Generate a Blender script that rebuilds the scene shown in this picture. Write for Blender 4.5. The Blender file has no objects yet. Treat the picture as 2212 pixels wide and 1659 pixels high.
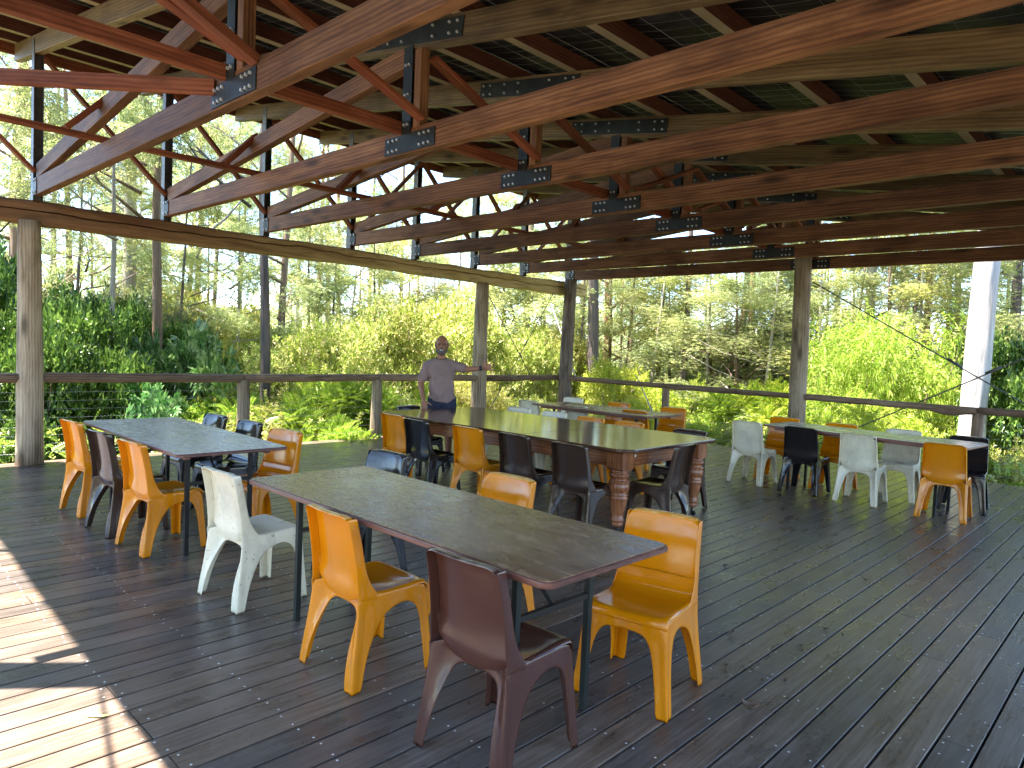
import bpy, bmesh, math, random
import numpy as np
from mathutils import Vector, Matrix, Euler, noise as mnoise
C = bpy.context.scene
col = C.collection
R = math.radians
random.seed(11)
rng = np.random.default_rng(11)

# ------------------------------------------------------------------ camera, sky, sun, exposure
YAW, PIT, ROL, HCAM = -0.76029, -0.05146, 0.04422, 1.57
def cam_axes():
    cy, sy, cp, sp = math.cos(YAW), math.sin(YAW), math.cos(PIT), math.sin(PIT)
    f = Vector((sy * cp, cy * cp, sp)); r = Vector((cy, -sy, 0)); u = r.cross(f)
    r2 = r * math.cos(ROL) + u * math.sin(ROL); u2 = -r * math.sin(ROL) + u * math.cos(ROL)
    return r2, u2, f
_r, _u, _f = cam_axes()
cam = bpy.data.objects.new('camera', bpy.data.cameras.new('camera')); col.objects.link(cam)
cam.data.sensor_width = 36; cam.data.lens = 36 * 1518.0 / 2212
cam.data.clip_start = 0.05; cam.data.clip_end = 2000
M = Matrix((( _r.x, _u.x, -_f.x, 0), (_r.y, _u.y, -_f.y, 0), (_r.z, _u.z, -_f.z, HCAM), (0, 0, 0, 1)))
cam.matrix_world = M
C.camera = cam
def az_point(u, dist, z=0.0):
    """ground position seen in picture column u (of 2212) at a horizontal distance"""
    d = _r * ((u - 1106) / 1518.0) + _f
    h = math.hypot(d.x, d.y)
    return Vector((d.x / h * dist, d.y / h * dist, z))

SUNV = Vector((-0.24, -0.29, 1.0)).normalized()
w = bpy.data.worlds.new('World'); C.world = w; w.use_nodes = True
nt = w.node_tree; nt.nodes.clear()
sky = nt.nodes.new('ShaderNodeTexSky'); sky.sky_type = 'NISHITA'; sky.sun_disc = False
sky.sun_elevation = math.asin(SUNV.z); sky.sun_rotation = math.atan2(SUNV.x, SUNV.y) % (2 * math.pi)
sky.air_density = 0.8; sky.dust_density = 0.0; sky.ozone_density = 3.0
bg = nt.nodes.new('ShaderNodeBackground'); bg.inputs['Strength'].default_value = 0.076
wo = nt.nodes.new('ShaderNodeOutputWorld')
nt.links.new(sky.outputs[0], bg.inputs[0]); nt.links.new(bg.outputs[0], wo.inputs[0])
sl = bpy.data.lights.new('sun', 'SUN'); sl.energy = 2.9; sl.angle = R(0.53); sl.color = (1.0, 0.935, 0.88)
sun = bpy.data.objects.new('sun', sl); col.objects.link(sun)
sun.rotation_euler = (-SUNV).to_track_quat('-Z', 'Y').to_euler()
C.view_settings.view_transform = 'Standard'; C.view_settings.look = 'None'
C.view_settings.exposure = 3.62; C.view_settings.gamma = 1.0; C.view_settings.use_curve_mapping = False
C.render.engine = 'CYCLES'
C.cycles.max_bounces = 9; C.cycles.diffuse_bounces = 7; C.cycles.glossy_bounces = 3; C.cycles.transmission_bounces = 4
C.cycles.use_denoising = True
C.cycles.sample_clamp_indirect = 6

# ------------------------------------------------------------------ helpers
PW = {}
def reg(o, m): PW[o.name] = m.copy(); return o
def put(o, m, parent=None):
    """link o with world matrix m under parent (whose world matrix is registered)"""
    col.objects.link(o)
    PW[o.name] = m.copy()
    if parent is not None:
        o.parent = parent; m = PW[parent.name].inverted() @ m
    o.matrix_basis = m
    return o
def tag(o, label=None, cat=None, group=None, kind=None):
    if label: o['label'] = label
    if cat: o['category'] = cat
    if group: o['group'] = group
    if kind: o['kind'] = kind
    return o
def root(name, loc=(0, 0, 0), rz=0.0, **k):
    o = bpy.data.objects.new(name, None); o.empty_display_size = 0.1
    put(o, Matrix.Translation(loc) @ Matrix.Rotation(rz, 4, 'Z'))
    return tag(o, **k)
def mesh(name, V, F, mat=None, smooth=False):
    me = bpy.data.meshes.new(name); me.from_pydata([tuple(v) for v in V], [], F); me.update()
    if mat: me.materials.append(mat)
    if smooth: me.polygons.foreach_set('use_smooth', [True] * len(me.polygons))
    return me
def fast_mesh(name, V, F, mat, smooth=False):
    """V (n,3) float array, F (m,k) int array"""
    me = bpy.data.meshes.new(name); n, k = F.shape
    me.vertices.add(len(V)); me.vertices.foreach_set('co', np.ascontiguousarray(V, np.float32).ravel())
    me.loops.add(n * k); me.loops.foreach_set('vertex_index', np.ascontiguousarray(F, np.int32).ravel())
    me.polygons.add(n); me.polygons.foreach_set('loop_start', np.arange(0, n * k, k, dtype=np.int32))
    if smooth: me.polygons.foreach_set('use_smooth', np.ones(n, bool))
    me.update(calc_edges=True); me.materials.append(mat)
    return me
def obj(name, me, parent=None, m=Matrix.Identity(4)):
    return put(bpy.data.objects.new(name, me), m, parent)
class MB:
    """collects simple shapes into one mesh"""
    def __init__(s): s.V = []; s.F = []
    def add(s, V, F):
        o = len(s.V); s.V += [Vector(v) for v in V]; s.F += [tuple(i + o for i in f) for f in F]; return s
    def box(s, lo, hi, c=0.0, m=None):
        x0, y0, z0 = lo; x1, y1, z1 = hi
        V, F = cbox(x1 - x0, y1 - y0, z1 - z0, c)
        ctr = Vector(((x0 + x1) / 2, (y0 + y1) / 2, (z0 + z1) / 2))
        V = [Vector(v) + ctr for v in V]
        if m: V = [m @ v for v in V]
        return s.add(V, F)
    def tube(s, pts, rad, n=8, cap=True):
        V, F = tube(pts, rad, n, cap); return s.add(V, F)
    def build(s, name, mat, parent=None, m=Matrix.Identity(4), smooth=False):
        return obj(name, mesh(name, s.V, s.F, mat, smooth), parent, m)
def cbox(lx, ly, lz, c=0.003):
    """box centred at 0 along X with its four long edges chamfered"""
    y, z = ly / 2, lz / 2; c = min(c, y * .45, z * .45)
    if c > 0: P = [(-y + c, -z), (y - c, -z), (y, -z + c), (y, z - c), (y - c, z), (-y + c, z), (-y, z - c), (-y, -z + c)]
    else: P = [(-y, -z), (y, -z), (y, z), (-y, z)]
    n = len(P)
    V = [(-lx / 2, a, b) for a, b in P] + [(lx / 2, a, b) for a, b in P]
    F = [(i, n + i, n + (i + 1) % n, (i + 1) % n)[::-1] for i in range(n)]
    F += [tuple(range(n))[::-1], tuple(range(n, 2 * n))]
    return V, F
def frame_mat(p0, p1, up=Vector((0, 0, 1))):
    p0, p1 = Vector(p0), Vector(p1); x = (p1 - p0).normalized()
    if abs(x.dot(up)) > .98: up = Vector((0, 1, 0))
    y = up.cross(x).normalized(); z = x.cross(y)
    m = Matrix((x, y, z)).transposed().to_4x4(); m.translation = (p0 + p1) / 2
    return m
_bc = {}
def beam(name, p0, p1, wd, dp, mat, parent=None, c=0.004, up=Vector((0, 0, 1))):
    """straight timber from p0 to p1, wd wide, dp deep (its own X axis runs along the grain)"""
    L = (Vector(p1) - Vector(p0)).length; key = (round(L, 3), wd, dp, mat.name)
    if key not in _bc:
        V, F = cbox(L, wd, dp, c); _bc[key] = mesh(name, V, F, mat)
    return obj(name, _bc[key], parent, frame_mat(p0, p1, up))
def tube(pts, rad, n=8, cap=True, wob=0.0, seed=0):
    pts = [Vector(p) for p in pts]; N = len(pts)
    rad = rad if isinstance(rad, (list, tuple)) else [rad] * N
    V, F = [], []
    d0 = (pts[1] - pts[0]).normalized(); a = Vector((1, 0, 0)) if abs(d0.x) < .8 else Vector((0, 1, 0))
    nx = d0.cross(a).normalized()
    for i, p in enumerate(pts):
        d = (pts[min(i + 1, N - 1)] - pts[max(i - 1, 0)]).normalized()
        nx = (nx - d * nx.dot(d)).normalized(); ny = d.cross(nx)
        for k in range(n):
            t = 2 * math.pi * k / n
            r = rad[i]
            if wob: r *= 1 + wob * mnoise.noise(Vector((math.cos(t) * 1.3 + seed, math.sin(t) * 1.3, i * .35)))
            V.append(p + (nx * math.cos(t) + ny * math.sin(t)) * r)
    for i in range(N - 1):
        for k in range(n):
            F.append((i * n + k, i * n + (k + 1) % n, (i + 1) * n + (k + 1) % n, (i + 1) * n + k))
    if cap: F += [tuple(range(n))[::-1], tuple(range((N - 1) * n, N * n))]
    return V, F
def lathe(prof, n=20):
    V, F = [], []
    for r, z in prof:
        for k in range(n):
            t = 2 * math.pi * k / n; V.append((r * math.cos(t), r * math.sin(t), z))
    for i in range(len(prof) - 1):
        for k in range(n): F.append((i * n + k, i * n + (k + 1) % n, (i + 1) * n + (k + 1) % n, (i + 1) * n + k))
    F += [tuple(range(n))[::-1], tuple(range((len(prof) - 1) * n, len(prof) * n))]
    return V, F
def lathe_obj(name, prof, mat, parent, m, n=20):
    V, F = lathe(prof, n); me = mesh(name, V, F, mat, True)
    return obj(name, me, parent, m)

# ------------------------------------------------------------------ materials
class NT:
    def __init__(s, name):
        s.m = bpy.data.materials.new(name); s.m.use_nodes = True; s.t = s.m.node_tree; s.t.nodes.clear()
        s.out = s.t.nodes.new('ShaderNodeOutputMaterial')
    def n(s, typ, **k):
        nd = s.t.nodes.new(typ)
        for a, v in k.items():
            if a.startswith('i_'): nd.inputs[a[2:].replace('_', ' ')].default_value = v
            else: setattr(nd, a, v)
        return nd
    def l(s, a, b): s.t.links.new(a, b)
    def ramp(s, fac, stops):
        r = s.n('ShaderNodeValToRGB'); e = r.color_ramp.elements
        while len(e) < len(stops): e.new(.5)
        for q, (p, c) in zip(e, stops): q.position = p; q.color = (*c, 1) if len(c) == 3 else c
        s.l(fac, r.inputs[0]); return r.outputs[0]
    def mix(s, f, a, b, mode='MIX'):
        m = s.n('ShaderNodeMix', data_type='RGBA', blend_type=mode)
        for v, i in ((f, 0), (a, 6), (b, 7)):
            if hasattr(v, 'is_linked') or hasattr(v, 'links'): s.l(v, m.inputs[i])
            elif i == 0: m.inputs[0].default_value = v
            else: m.inputs[i].default_value = (*v, 1)
        return m.outputs[2]
    def math(s, op, a, b=0.0):
        m = s.n('ShaderNodeMath', operation=op)
        for v, i in ((a, 0), (b, 1)):
            if hasattr(v, 'links'): s.l(v, m.inputs[i])
            else: m.inputs[i].default_value = v
        return m.outputs[0]
    def coords(s, scale=(1, 1, 1), rnd=True, kind='Object'):
        tc = s.n('ShaderNodeTexCoord'); mp = s.n('ShaderNodeMapping'); mp.inputs['Scale'].default_value = scale
        s.l(tc.outputs[kind], mp.inputs['Vector'])
        if rnd:
            oi = s.n('ShaderNodeObjectInfo'); cx = s.n('ShaderNodeCombineXYZ')
            s.l(s.math('MULTIPLY', oi.outputs['Random'], 37.0), cx.inputs[0]); s.l(s.math('MULTIPLY', oi.outputs['Random'], 91.0), cx.inputs[1])
            s.l(cx.outputs[0], mp.inputs['Location'])
        return mp.outputs[0]
    def noise(s, vec, scale, detail=4, rough=.55, dist=0.0):
        n = s.n('ShaderNodeTexNoise'); n.inputs['Scale'].default_value = scale; n.inputs['Detail'].default_value = detail
        n.inputs['Roughness'].default_value = rough; n.inputs['Distortion'].default_value = dist
        s.l(vec, n.inputs['Vector']); return n.outputs['Fac']
    def bump(s, h, strength=.3, dist=.01):
        b = s.n('ShaderNodeBump'); b.inputs['Strength'].default_value = strength; b.inputs['Distance'].default_value = dist
        s.l(h, b.inputs['Height']); return b.outputs[0]
    def pbr(s, color, rough=.5, spec=.5, metal=0.0, normal=None, coat=0.0):
        p = s.n('ShaderNodeBsdfPrincipled')
        for v, k in ((color, 'Base Color'), (rough, 'Roughness')):
            if hasattr(v, 'links'): s.l(v, p.inputs[k])
            else: p.inputs[k].default_value = (*v, 1) if k == 'Base Color' else v
        p.inputs['Specular IOR Level'].default_value = spec; p.inputs['Metallic'].default_value = metal
        p.inputs['Coat Weight'].default_value = coat; p.inputs['Coat Roughness'].default_value = .08
        if normal: s.l(normal, p.inputs['Normal'])
        s.l(p.outputs[0], s.out.inputs[0]); return p
def wood(name, c0, c1, c2, rough=.6, spec=.4, knots=True, bottom=None, var=.25, grain=14, bump=.45, axis='X'):
    t = NT(name); _c = t.coords
    if axis == 'Z': t.coords = lambda sc=(1, 1, 1), *a: _c((sc[1], sc[2], sc[0]), *a)
    v = t.coords((1, 1, 1)); vs = t.coords((.9, grain, grain))
    g = t.noise(vs, 1.6, 6, .6, .6); big = t.noise(v, 1.3, 3)
    wv = t.n('ShaderNodeTexWave'); wv.wave_type = 'BANDS'; wv.bands_direction = 'Z' if axis == 'X' else 'X'; wv.inputs['Scale'].default_value = 3.2; wv.inputs['Distortion'].default_value = 5.5; wv.inputs['Detail'].default_value = 3; wv.inputs['Detail Scale'].default_value = 1.2
    t.l(t.coords((.55, 3.5, 3.5)), wv.inputs['Vector'])
    f = t.math('ADD', t.math('ADD', t.math('MULTIPLY', g, .58), t.math('MULTIPLY', big, .34)), t.math('MULTIPLY', wv.outputs['Fac'], .13))
    c = t.ramp(f, [(.38, c0), (.54, c1), (.70, c2)])
    stn = t.noise(t.coords((1.1, 2.4, 2.4)), 1.5, 6, .7, .5); c = t.mix(t.ramp(stn, [(.50, (0, 0, 0)), (.68, (.6, .6, .6))]), c, tuple(x * .42 for x in c1))
    crk = t.noise(t.coords((.5, 60, 60)), 1.0, 2, .5); c = t.mix(t.ramp(crk, [(.70, (0, 0, 0)), (.73, (.7, .7, .7))]), c, tuple(x * .2 for x in c0))
    oi = t.n('ShaderNodeObjectInfo')
    hs = t.n('ShaderNodeHueSaturation'); t.l(c, hs.inputs['Color'])
    t.l(t.math('ADD', t.math('MULTIPLY', oi.outputs['Random'], var * 2), 1 - var), hs.inputs['Value'])
    c = hs.outputs[0]
    if knots:
        vk = t.coords((1.5, 5.2, 5.2)); vo = t.n('ShaderNodeTexVoronoi'); vo.inputs['Scale'].default_value = 1.0
        t.l(vk, vo.inputs['Vector'])
        k = t.ramp(vo.outputs['Distance'], [(.08, (1, 1, 1)), (.26, (0, 0, 0))])
        c = t.mix(t.math('MULTIPLY', k, .75), c, tuple(x * .3 for x in c0))
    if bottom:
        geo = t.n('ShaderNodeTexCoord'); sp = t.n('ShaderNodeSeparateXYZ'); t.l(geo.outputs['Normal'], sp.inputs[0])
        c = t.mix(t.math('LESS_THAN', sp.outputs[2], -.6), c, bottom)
    nb = t.bump(f, bump, .006)
    t.pbr(c, rough, spec, normal=nb); return t.m
M_CHORD = wood('chord timber', (.095, .036, .016), (.225, .096, .041), (.37, .175, .075), .62, .3)
M_CHORDP = wood('pale chord timber', (.11, .065, .024), (.20, .125, .050), (.30, .205, .09), .55)
M_BRACE = wood('red brace timber', (.13, .033, .013), (.26, .072, .028), (.37, .125, .055), .6, .3, knots=False)
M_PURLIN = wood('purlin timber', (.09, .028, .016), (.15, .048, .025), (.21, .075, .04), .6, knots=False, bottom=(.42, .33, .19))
M_LOG = wood('weathered log', (.16, .11, .07), (.30, .225, .145), (.42, .34, .24), .75, .3, grain=9)
M_LOGD = wood('dark weathered log', (.10, .07, .052), (.20, .15, .115), (.30, .24, .19), .75, .3, grain=9)
M_EDGEL = None
M_RAIL = wood('handrail log', (.11, .062, .038), (.21, .135, .085), (.34, .25, .165), .7, .3, grain=8)
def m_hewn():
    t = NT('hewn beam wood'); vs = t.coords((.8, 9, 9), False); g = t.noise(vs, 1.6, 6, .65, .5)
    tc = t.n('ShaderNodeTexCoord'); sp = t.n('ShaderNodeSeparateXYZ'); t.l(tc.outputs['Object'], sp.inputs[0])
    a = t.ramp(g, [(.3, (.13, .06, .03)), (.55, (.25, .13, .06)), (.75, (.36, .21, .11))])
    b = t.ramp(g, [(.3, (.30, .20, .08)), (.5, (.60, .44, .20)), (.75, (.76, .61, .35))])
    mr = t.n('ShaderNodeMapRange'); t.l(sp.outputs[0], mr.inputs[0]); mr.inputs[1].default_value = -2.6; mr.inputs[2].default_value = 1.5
    c = t.mix(mr.outputs[0], a, b)  # paler towards the far end: outside light falling on the beam, put into its colour
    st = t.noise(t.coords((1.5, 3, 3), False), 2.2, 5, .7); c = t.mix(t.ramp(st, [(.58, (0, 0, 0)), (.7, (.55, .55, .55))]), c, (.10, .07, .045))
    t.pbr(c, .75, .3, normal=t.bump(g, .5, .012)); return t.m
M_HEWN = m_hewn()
def m_deck():
    t = NT('deck board wood')
    vs = t.coords((1.6, 34, 34)); g = t.noise(vs, 1.7, 7, .68, .5)
    v = t.coords((1.7, 4.2, 4.2)); bgn = t.noise(v, 1.5, 5, .6)
    f = t.math('ADD', t.math('MULTIPLY', g, .6), t.math('MULTIPLY', bgn, .42))
    c = t.ramp(f, [(.32, (.050, .033, .023)), (.48, (.122, .086, .063)), (.62, (.205, .157, .122))])
    oi = t.n('ShaderNodeObjectInfo'); hs = t.n('ShaderNodeHueSaturation'); t.l(c, hs.inputs['Color'])
    t.l(t.math('ADD', t.math('MULTIPLY', oi.outputs['Random'], .62), .64), hs.inputs['Value'])
    t.l(t.math('ADD', t.math('MULTIPLY', oi.outputs['Random'], .5), .72), hs.inputs['Saturation']); c = hs.outputs[0]
    sn = t.noise(t.coords((9, 60, 60)), 2.0, 2, .5); c = t.mix(t.ramp(sn, [(.76, (0, 0, 0)), (.80, (.7, .7, .7))]), c, (.03, .02, .016))
    # wide worn and dusty areas that run over many boards
    tc = t.n('ShaderNodeNewGeometry'); wn = t.n('ShaderNodeTexNoise'); wn.inputs['Scale'].default_value = .55; wn.inputs['Detail'].default_value = 5
    t.l(tc.outputs['Position'], wn.inputs['Vector']); c = t.mix(t.math('MULTIPLY', t.ramp(wn.outputs['Fac'], [(.42, (0, 0, 0)), (.65, (1, 1, 1))]), .3), c, (.165, .132, .10))
    rr = t.n('ShaderNodeMapRange'); t.l(bgn, rr.inputs[0]); rr.inputs[1].default_value = .3; rr.inputs[2].default_value = .7
    rr.inputs[3].default_value = .22; rr.inputs[4].default_value = .40
    t.pbr(c, rr.outputs[0], .42, normal=t.bump(f, .6, .005)); return t.m
M_DECK = m_deck()
def simple(name, color, rough=.5, spec=.5, metal=0.0, coat=0.0, nscale=0, namp=.25, bump=0.0):
    t = NT(name); c = color; nb = None
    if nscale:
        n = t.noise(t.coords((1, 1, 1)), nscale, 5, .6)
        c = t.ramp(n, [(.3, tuple(x * (1 - namp) for x in color)), (.7, tuple(min(1, x * (1 + namp)) for x in color))])
        if bump: nb = t.bump(n, bump, .005)
    t.pbr(c, rough, spec, metal, nb, coat); return t.m
M_STEEL = simple('grey steel plate', (.028, .032, .032), .5, .5, .35, nscale=7, namp=.4)
M_RUST = simple('steel angle', (.16, .15, .14), .5, .5, .4, nscale=9, namp=.45)
M_BOLT = simple('zinc bolt', (.6, .6, .58), .4, .5, .3)
M_WIRE = simple('galvanised wire', (.55, .56, .55), .35, .5, .6)
M_CABLE = simple('stainless cable', (.30, .31, .31), .4, .5, .6)
M_ROD = simple('brace rod steel', (.09, .09, .09), .5, .5, .3)
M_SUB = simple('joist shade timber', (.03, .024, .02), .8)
M_BLACKM = simple('black painted steel', (.016, .014, .012), .5, .3)
M_GREENM = simple('green painted steel leg', (.016, .020, .016), .5, .3)
M_SCREW = simple('screw head', (.85, .85, .83), .35, .6, .25)
M_CHALK = simple('chalk mark', (.78, .75, .70), .9, .2)
def m_foil():
    t = NT('black roof foil'); v = t.coords((1, 1, 1), False); n = t.noise(v, 1.7, 5, .6); n2 = t.noise(t.coords((.7, 4, 1), False), 2.0, 4)
    c = t.ramp(n, [(.35, (.007, .007, .008)), (.58, (.018, .018, .020)), (.75, (.070, .070, .074))])
    t.pbr(c, .45, .4, normal=t.bump(n2, .8, .03)); return t.m
M_FOIL = m_foil()
M_ROOFTOP = simple('roof sheet', (.35, .36, .36), .4, .5, .6)
def m_plastic(name, c, dirt=None, spec=.5, rough=.22, wear=(.5, .45, .35)):
    t = NT(name); v = t.coords((1, 1, 1)); n = t.noise(v, 5, 4, .6)
    cc = t.ramp(n, [(.3, tuple(x * .86 for x in c)), (.7, c)])
    if dirt:
        d = t.noise(v, 38, 3, .5); cc = t.mix(t.ramp(d, [(.66, (0, 0, 0)), (.72, (.75, .75, .75))]), cc, dirt)
        d2 = t.noise(t.coords((1, 1, .6)), 3.2, 5, .7); cc = t.mix(t.ramp(d2, [(.5, (0, 0, 0)), (.75, (.45, .45, .45))]), cc, dirt)
    sc = t.noise(t.coords((9, 9, 1.6)), 4.0, 3, .6); cc = t.mix(t.ramp(sc, [(.72, (0, 0, 0)), (.76, (.2, .2, .2))]), cc, wear)
    tc = t.n('ShaderNodeTexCoord'); sp = t.n('ShaderNodeSeparateXYZ'); t.l(tc.outputs['Object'], sp.inputs[0])
    lip = t.math('MULTIPLY', t.math('GREATER_THAN', sp.outputs[2], .789), t.ramp(t.noise(v, 16, 3), [(.35, (.1, .1, .1)), (.6, (.75, .75, .75))]))
    cc = t.mix(lip, cc, wear)
    rr = t.n('ShaderNodeMapRange'); t.l(n, rr.inputs[0]); rr.inputs[1].default_value = .3; rr.inputs[2].default_value = .75
    rr.inputs[3].default_value = rough * .8; rr.inputs[4].default_value = rough * 1.7
    n3 = t.noise(v, 9, 2, .5)
    t.pbr(cc, rr.outputs[0], spec, normal=t.bump(n3, .12, .01)); return t.m
MP = dict(o=m_plastic('orange plastic', (.74, .235, .002), wear=(.75, .50, .20), rough=.11),
          w=m_plastic('cream white plastic', (.86, .76, .55), dirt=(.22, .18, .11), rough=.26, wear=(.45, .42, .33)),
          b=m_plastic('brown plastic', (.080, .029, .018), wear=(.30, .24, .18), rough=.15),
          d=m_plastic('dark brown plastic', (.050, .026, .016), wear=(.20, .16, .12), rough=.13),
          k=m_plastic('black plastic', (.020, .016, .015), wear=(.16, .15, .12), rough=.10))
def m_top(name, ca, cb, cc_, rough0=.22, rough1=.5, stain=(.09, .045, .03), amt=.6):
    t = NT(name); v = t.coords((1, 1, 1)); n = t.noise(t.coords((1.0, 2.6, 1)), 3.0, 8, .72, .8); n2 = t.noise(t.coords((3, 9, 1)), 5, 6, .7)
    f = t.math('ADD', t.math('MULTIPLY', n, .7), t.math('MULTIPLY', n2, .3))
    c = t.ramp(f, [(.34, ca), (.5, cb), (.66, cc_)])
    s = t.noise(t.coords((1.2, 2.2, 1)), 2.0, 7, .75, 1.2); c = t.mix(t.ramp(s, [(.54, (0, 0, 0)), (.7, (amt, amt, amt))]), c, stain)
    hz = t.noise(t.coords((1.1, 1.6, 1)), 1.3, 4, .6); c = t.mix(t.ramp(hz, [(.48, (0, 0, 0)), (.70, (.4, .4, .4))]), c, cc_)
    sc = t.noise(t.coords((2.5, 40, 1)), 3, 3, .6); c = t.mix(t.ramp(sc, [(.66, (0, 0, 0)), (.72, (.5, .5, .5))]), c, tuple(x * .45 for x in stain))
    rr = t.n('ShaderNodeMapRange'); t.l(f, rr.inputs[0]); rr.inputs[1].default_value = .35; rr.inputs[2].default_value = .65
    rr.inputs[3].default_value = rough0; rr.inputs[4].default_value = rough1
    t.pbr(c, rr.outputs[0], .5, normal=t.bump(f, .12, .002)); return t.m
M_TOPA = m_top('worn brown hardboard', (.08, .032, .016), (.21, .105, .054), (.40, .255, .15), .16, .34, (.11, .040, .018), .85)
M_TOPB = m_top('faded grey hardboard', (.28, .26, .245), (.45, .43, .41), (.55, .53, .51), .2, .34, (.20, .16, .14), .3)
M_EDGE = wood('red edge moulding', (.10, .035, .022), (.19, .070, .045), (.28, .12, .08), .4, .5, knots=False)
M_VARN = wood('varnished table plank', (.060, .026, .014), (.11, .052, .027), (.17, .085, .045), .11, .5, knots=False, var=.14, bump=.08)
M_CEDARZ = wood('varnished cedar upright', (.16, .050, .020), (.30, .105, .040), (.42, .17, .07), .22, .5, knots=False, var=.08, bump=.08, axis='Z')
M_CEDAR = wood('varnished cedar', (.16, .050, .020), (.30, .105, .040), (.42, .17, .07), .22, .5, knots=False, var=.08, bump=.08)

# ------------------------------------------------------------------ ground (slopes gently away below the deck)
def ground_z(x, y):
    d = max(0.0, -9.6 - x, y - 11.8)
    return -1.15 - .035 * min(d, 30) + .22 * mnoise.noise(Vector((x * .13, y * .13, 3.1))) - (0 if d > 0 else .15)
def m_ground():
    t = NT('leaf litter soil'); n = t.noise(t.coords((1, 1, 1), False), 1.1, 8, .7); n2 = t.noise(t.coords((1, 1, 1), False), 14, 5, .7)
    c = t.ramp(t.math('ADD', t.math('MULTIPLY', n, .5), t.math('MULTIPLY', n2, .5)), [(.35, (.035, .028, .016)), (.5, (.09, .075, .04)), (.65, (.13, .14, .05))])
    t.pbr(c, .9, .2, normal=t.bump(n2, .8, .05)); return t.m
xs = np.concatenate([[-900, -400, -180], np.linspace(-90, 60, 76), [160, 400, 900]])
ysg = np.concatenate([[-900, -300, -100], np.linspace(-40, 100, 71), [160, 400, 900]])
GV = [(x, y, ground_z(x, y)) for y in ysg for x in xs]
nx_ = len(xs); GF = [(j * nx_ + i, j * nx_ + i + 1, (j + 1) * nx_ + i + 1, (j + 1) * nx_ + i) for j in range(len(ysg) - 1) for i in range(nx_ - 1)]
tag(obj('ground', mesh('ground', GV, GF, m_ground(), True)), kind='structure')

# ------------------------------------------------------------------ deck
X0, X1, Y0, Y1 = -9.62, 2.4, -2.6, 11.62
PITCH = .1425
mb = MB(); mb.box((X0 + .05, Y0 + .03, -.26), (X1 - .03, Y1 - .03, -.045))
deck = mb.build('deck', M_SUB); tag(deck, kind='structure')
cols = int((X1 - X0) / PITCH); pieces = []
for i in range(cols):
    x = X0 + PITCH * (i + .5); y = Y0; first = True
    while y < Y1 - .01:
        L = (random.choice([1.8, 2.7, 3.6]) if first else random.choice([4.2, 5.1, 5.7])); first = False
        y2 = min(Y1 + random.uniform(-.012, .012), y + L)
        if Y1 - y2 < 1.2: y2 = Y1 + random.uniform(-.012, .012)
        pieces.append((x, y, y2)); y = y2 if y2 < Y1 - .02 else Y1
def board_geo(L):
    return cbox(L - .005, PITCH - .0110, .028, .0014)
vis = [p for p in pieces if p[0] < 0.9 and p[2] > .2]
vis.sort(key=lambda p: -(p[2] - p[1]) / (p[0] ** 2 + ((p[1] + p[2]) / 2) ** 2 + 4))
keep = set(vis[:298]); rest = MB(); bcache = {}
screws = MB(); ncap = 8
for (x, y, y2) in pieces:
    m = frame_mat((x, y, -.014 + random.uniform(-.0012, .0008)), (x, y2, -.014 + random.uniform(-.0012, .0008)))
    if (x, y, y2) in keep:
        k = round(y2 - y, 2)
        if k not in bcache: V, F = board_geo(y2 - y); bcache[k] = mesh('board', V, F, M_DECK)
        obj('board', bcache[k], deck, m)
    else:
        V, F = board_geo(y2 - y); rest.add([m @ Vector(v) for v in V], F)
    ys_ = [y + .03, y2 - .03]; q = math.ceil((y - Y0) / .45)
    while Y0 + q * .45 < y2 - .1:
        if Y0 + q * .45 > y + .1: ys_.append(Y0 + q * .45)
        q += 1
    for sy_ in ys_:
        if random.random() < .12 and x * x + sy_ * sy_ > 9: continue
        for sx in (-.045, .045):
            cx, cy = x + sx + random.uniform(-.008, .008), sy_ + random.uniform(-.012, .012)
            r = .0052
            tz = .0004 + random.uniform(0, .0008); ax, ay = random.uniform(-.10, .10), random.uniform(-.10, .10)
            V = [(cx + r * math.cos(a), cy + r * math.sin(a), tz + .0006 + ax * r * math.cos(a) * .6 + ay * r * math.sin(a) * .6) for a in [k2 * 2 * math.pi / ncap for k2 in range(ncap)]]
            screws.add(V, [tuple(range(ncap))])
tag(rest.build('board_field', M_DECK, deck), kind='stuff')
tag(screws.build('screw_head_field', M_SCREW, deck), kind='stuff')
fb = beam('fascia_board', (X0 - .02, Y0, -.12), (X0 - .02, Y1, -.12), .035, .2, M_LOGD, deck)
beam('fascia_board', (X0, Y1 + .02, -.12), (X1, Y1 + .02, -.12), .035, .2, M_LOGD, deck)
for (px, py) in [(-9.3, y) for y in (-2, 2, 6.8, 11.3)] + [(x, 11.3) for x in (-6.9, -4.5, -2, .5, 2.2)] + [(-4.5, 4), (0, 4), (2.2, -2), (2.2, 4)]:
    V, F = tube([(px, py, -2.3), (px, py, -.262)], .12, 12); obj('stump', mesh('stump', V, F, M_LOGD, True), deck)

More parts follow.
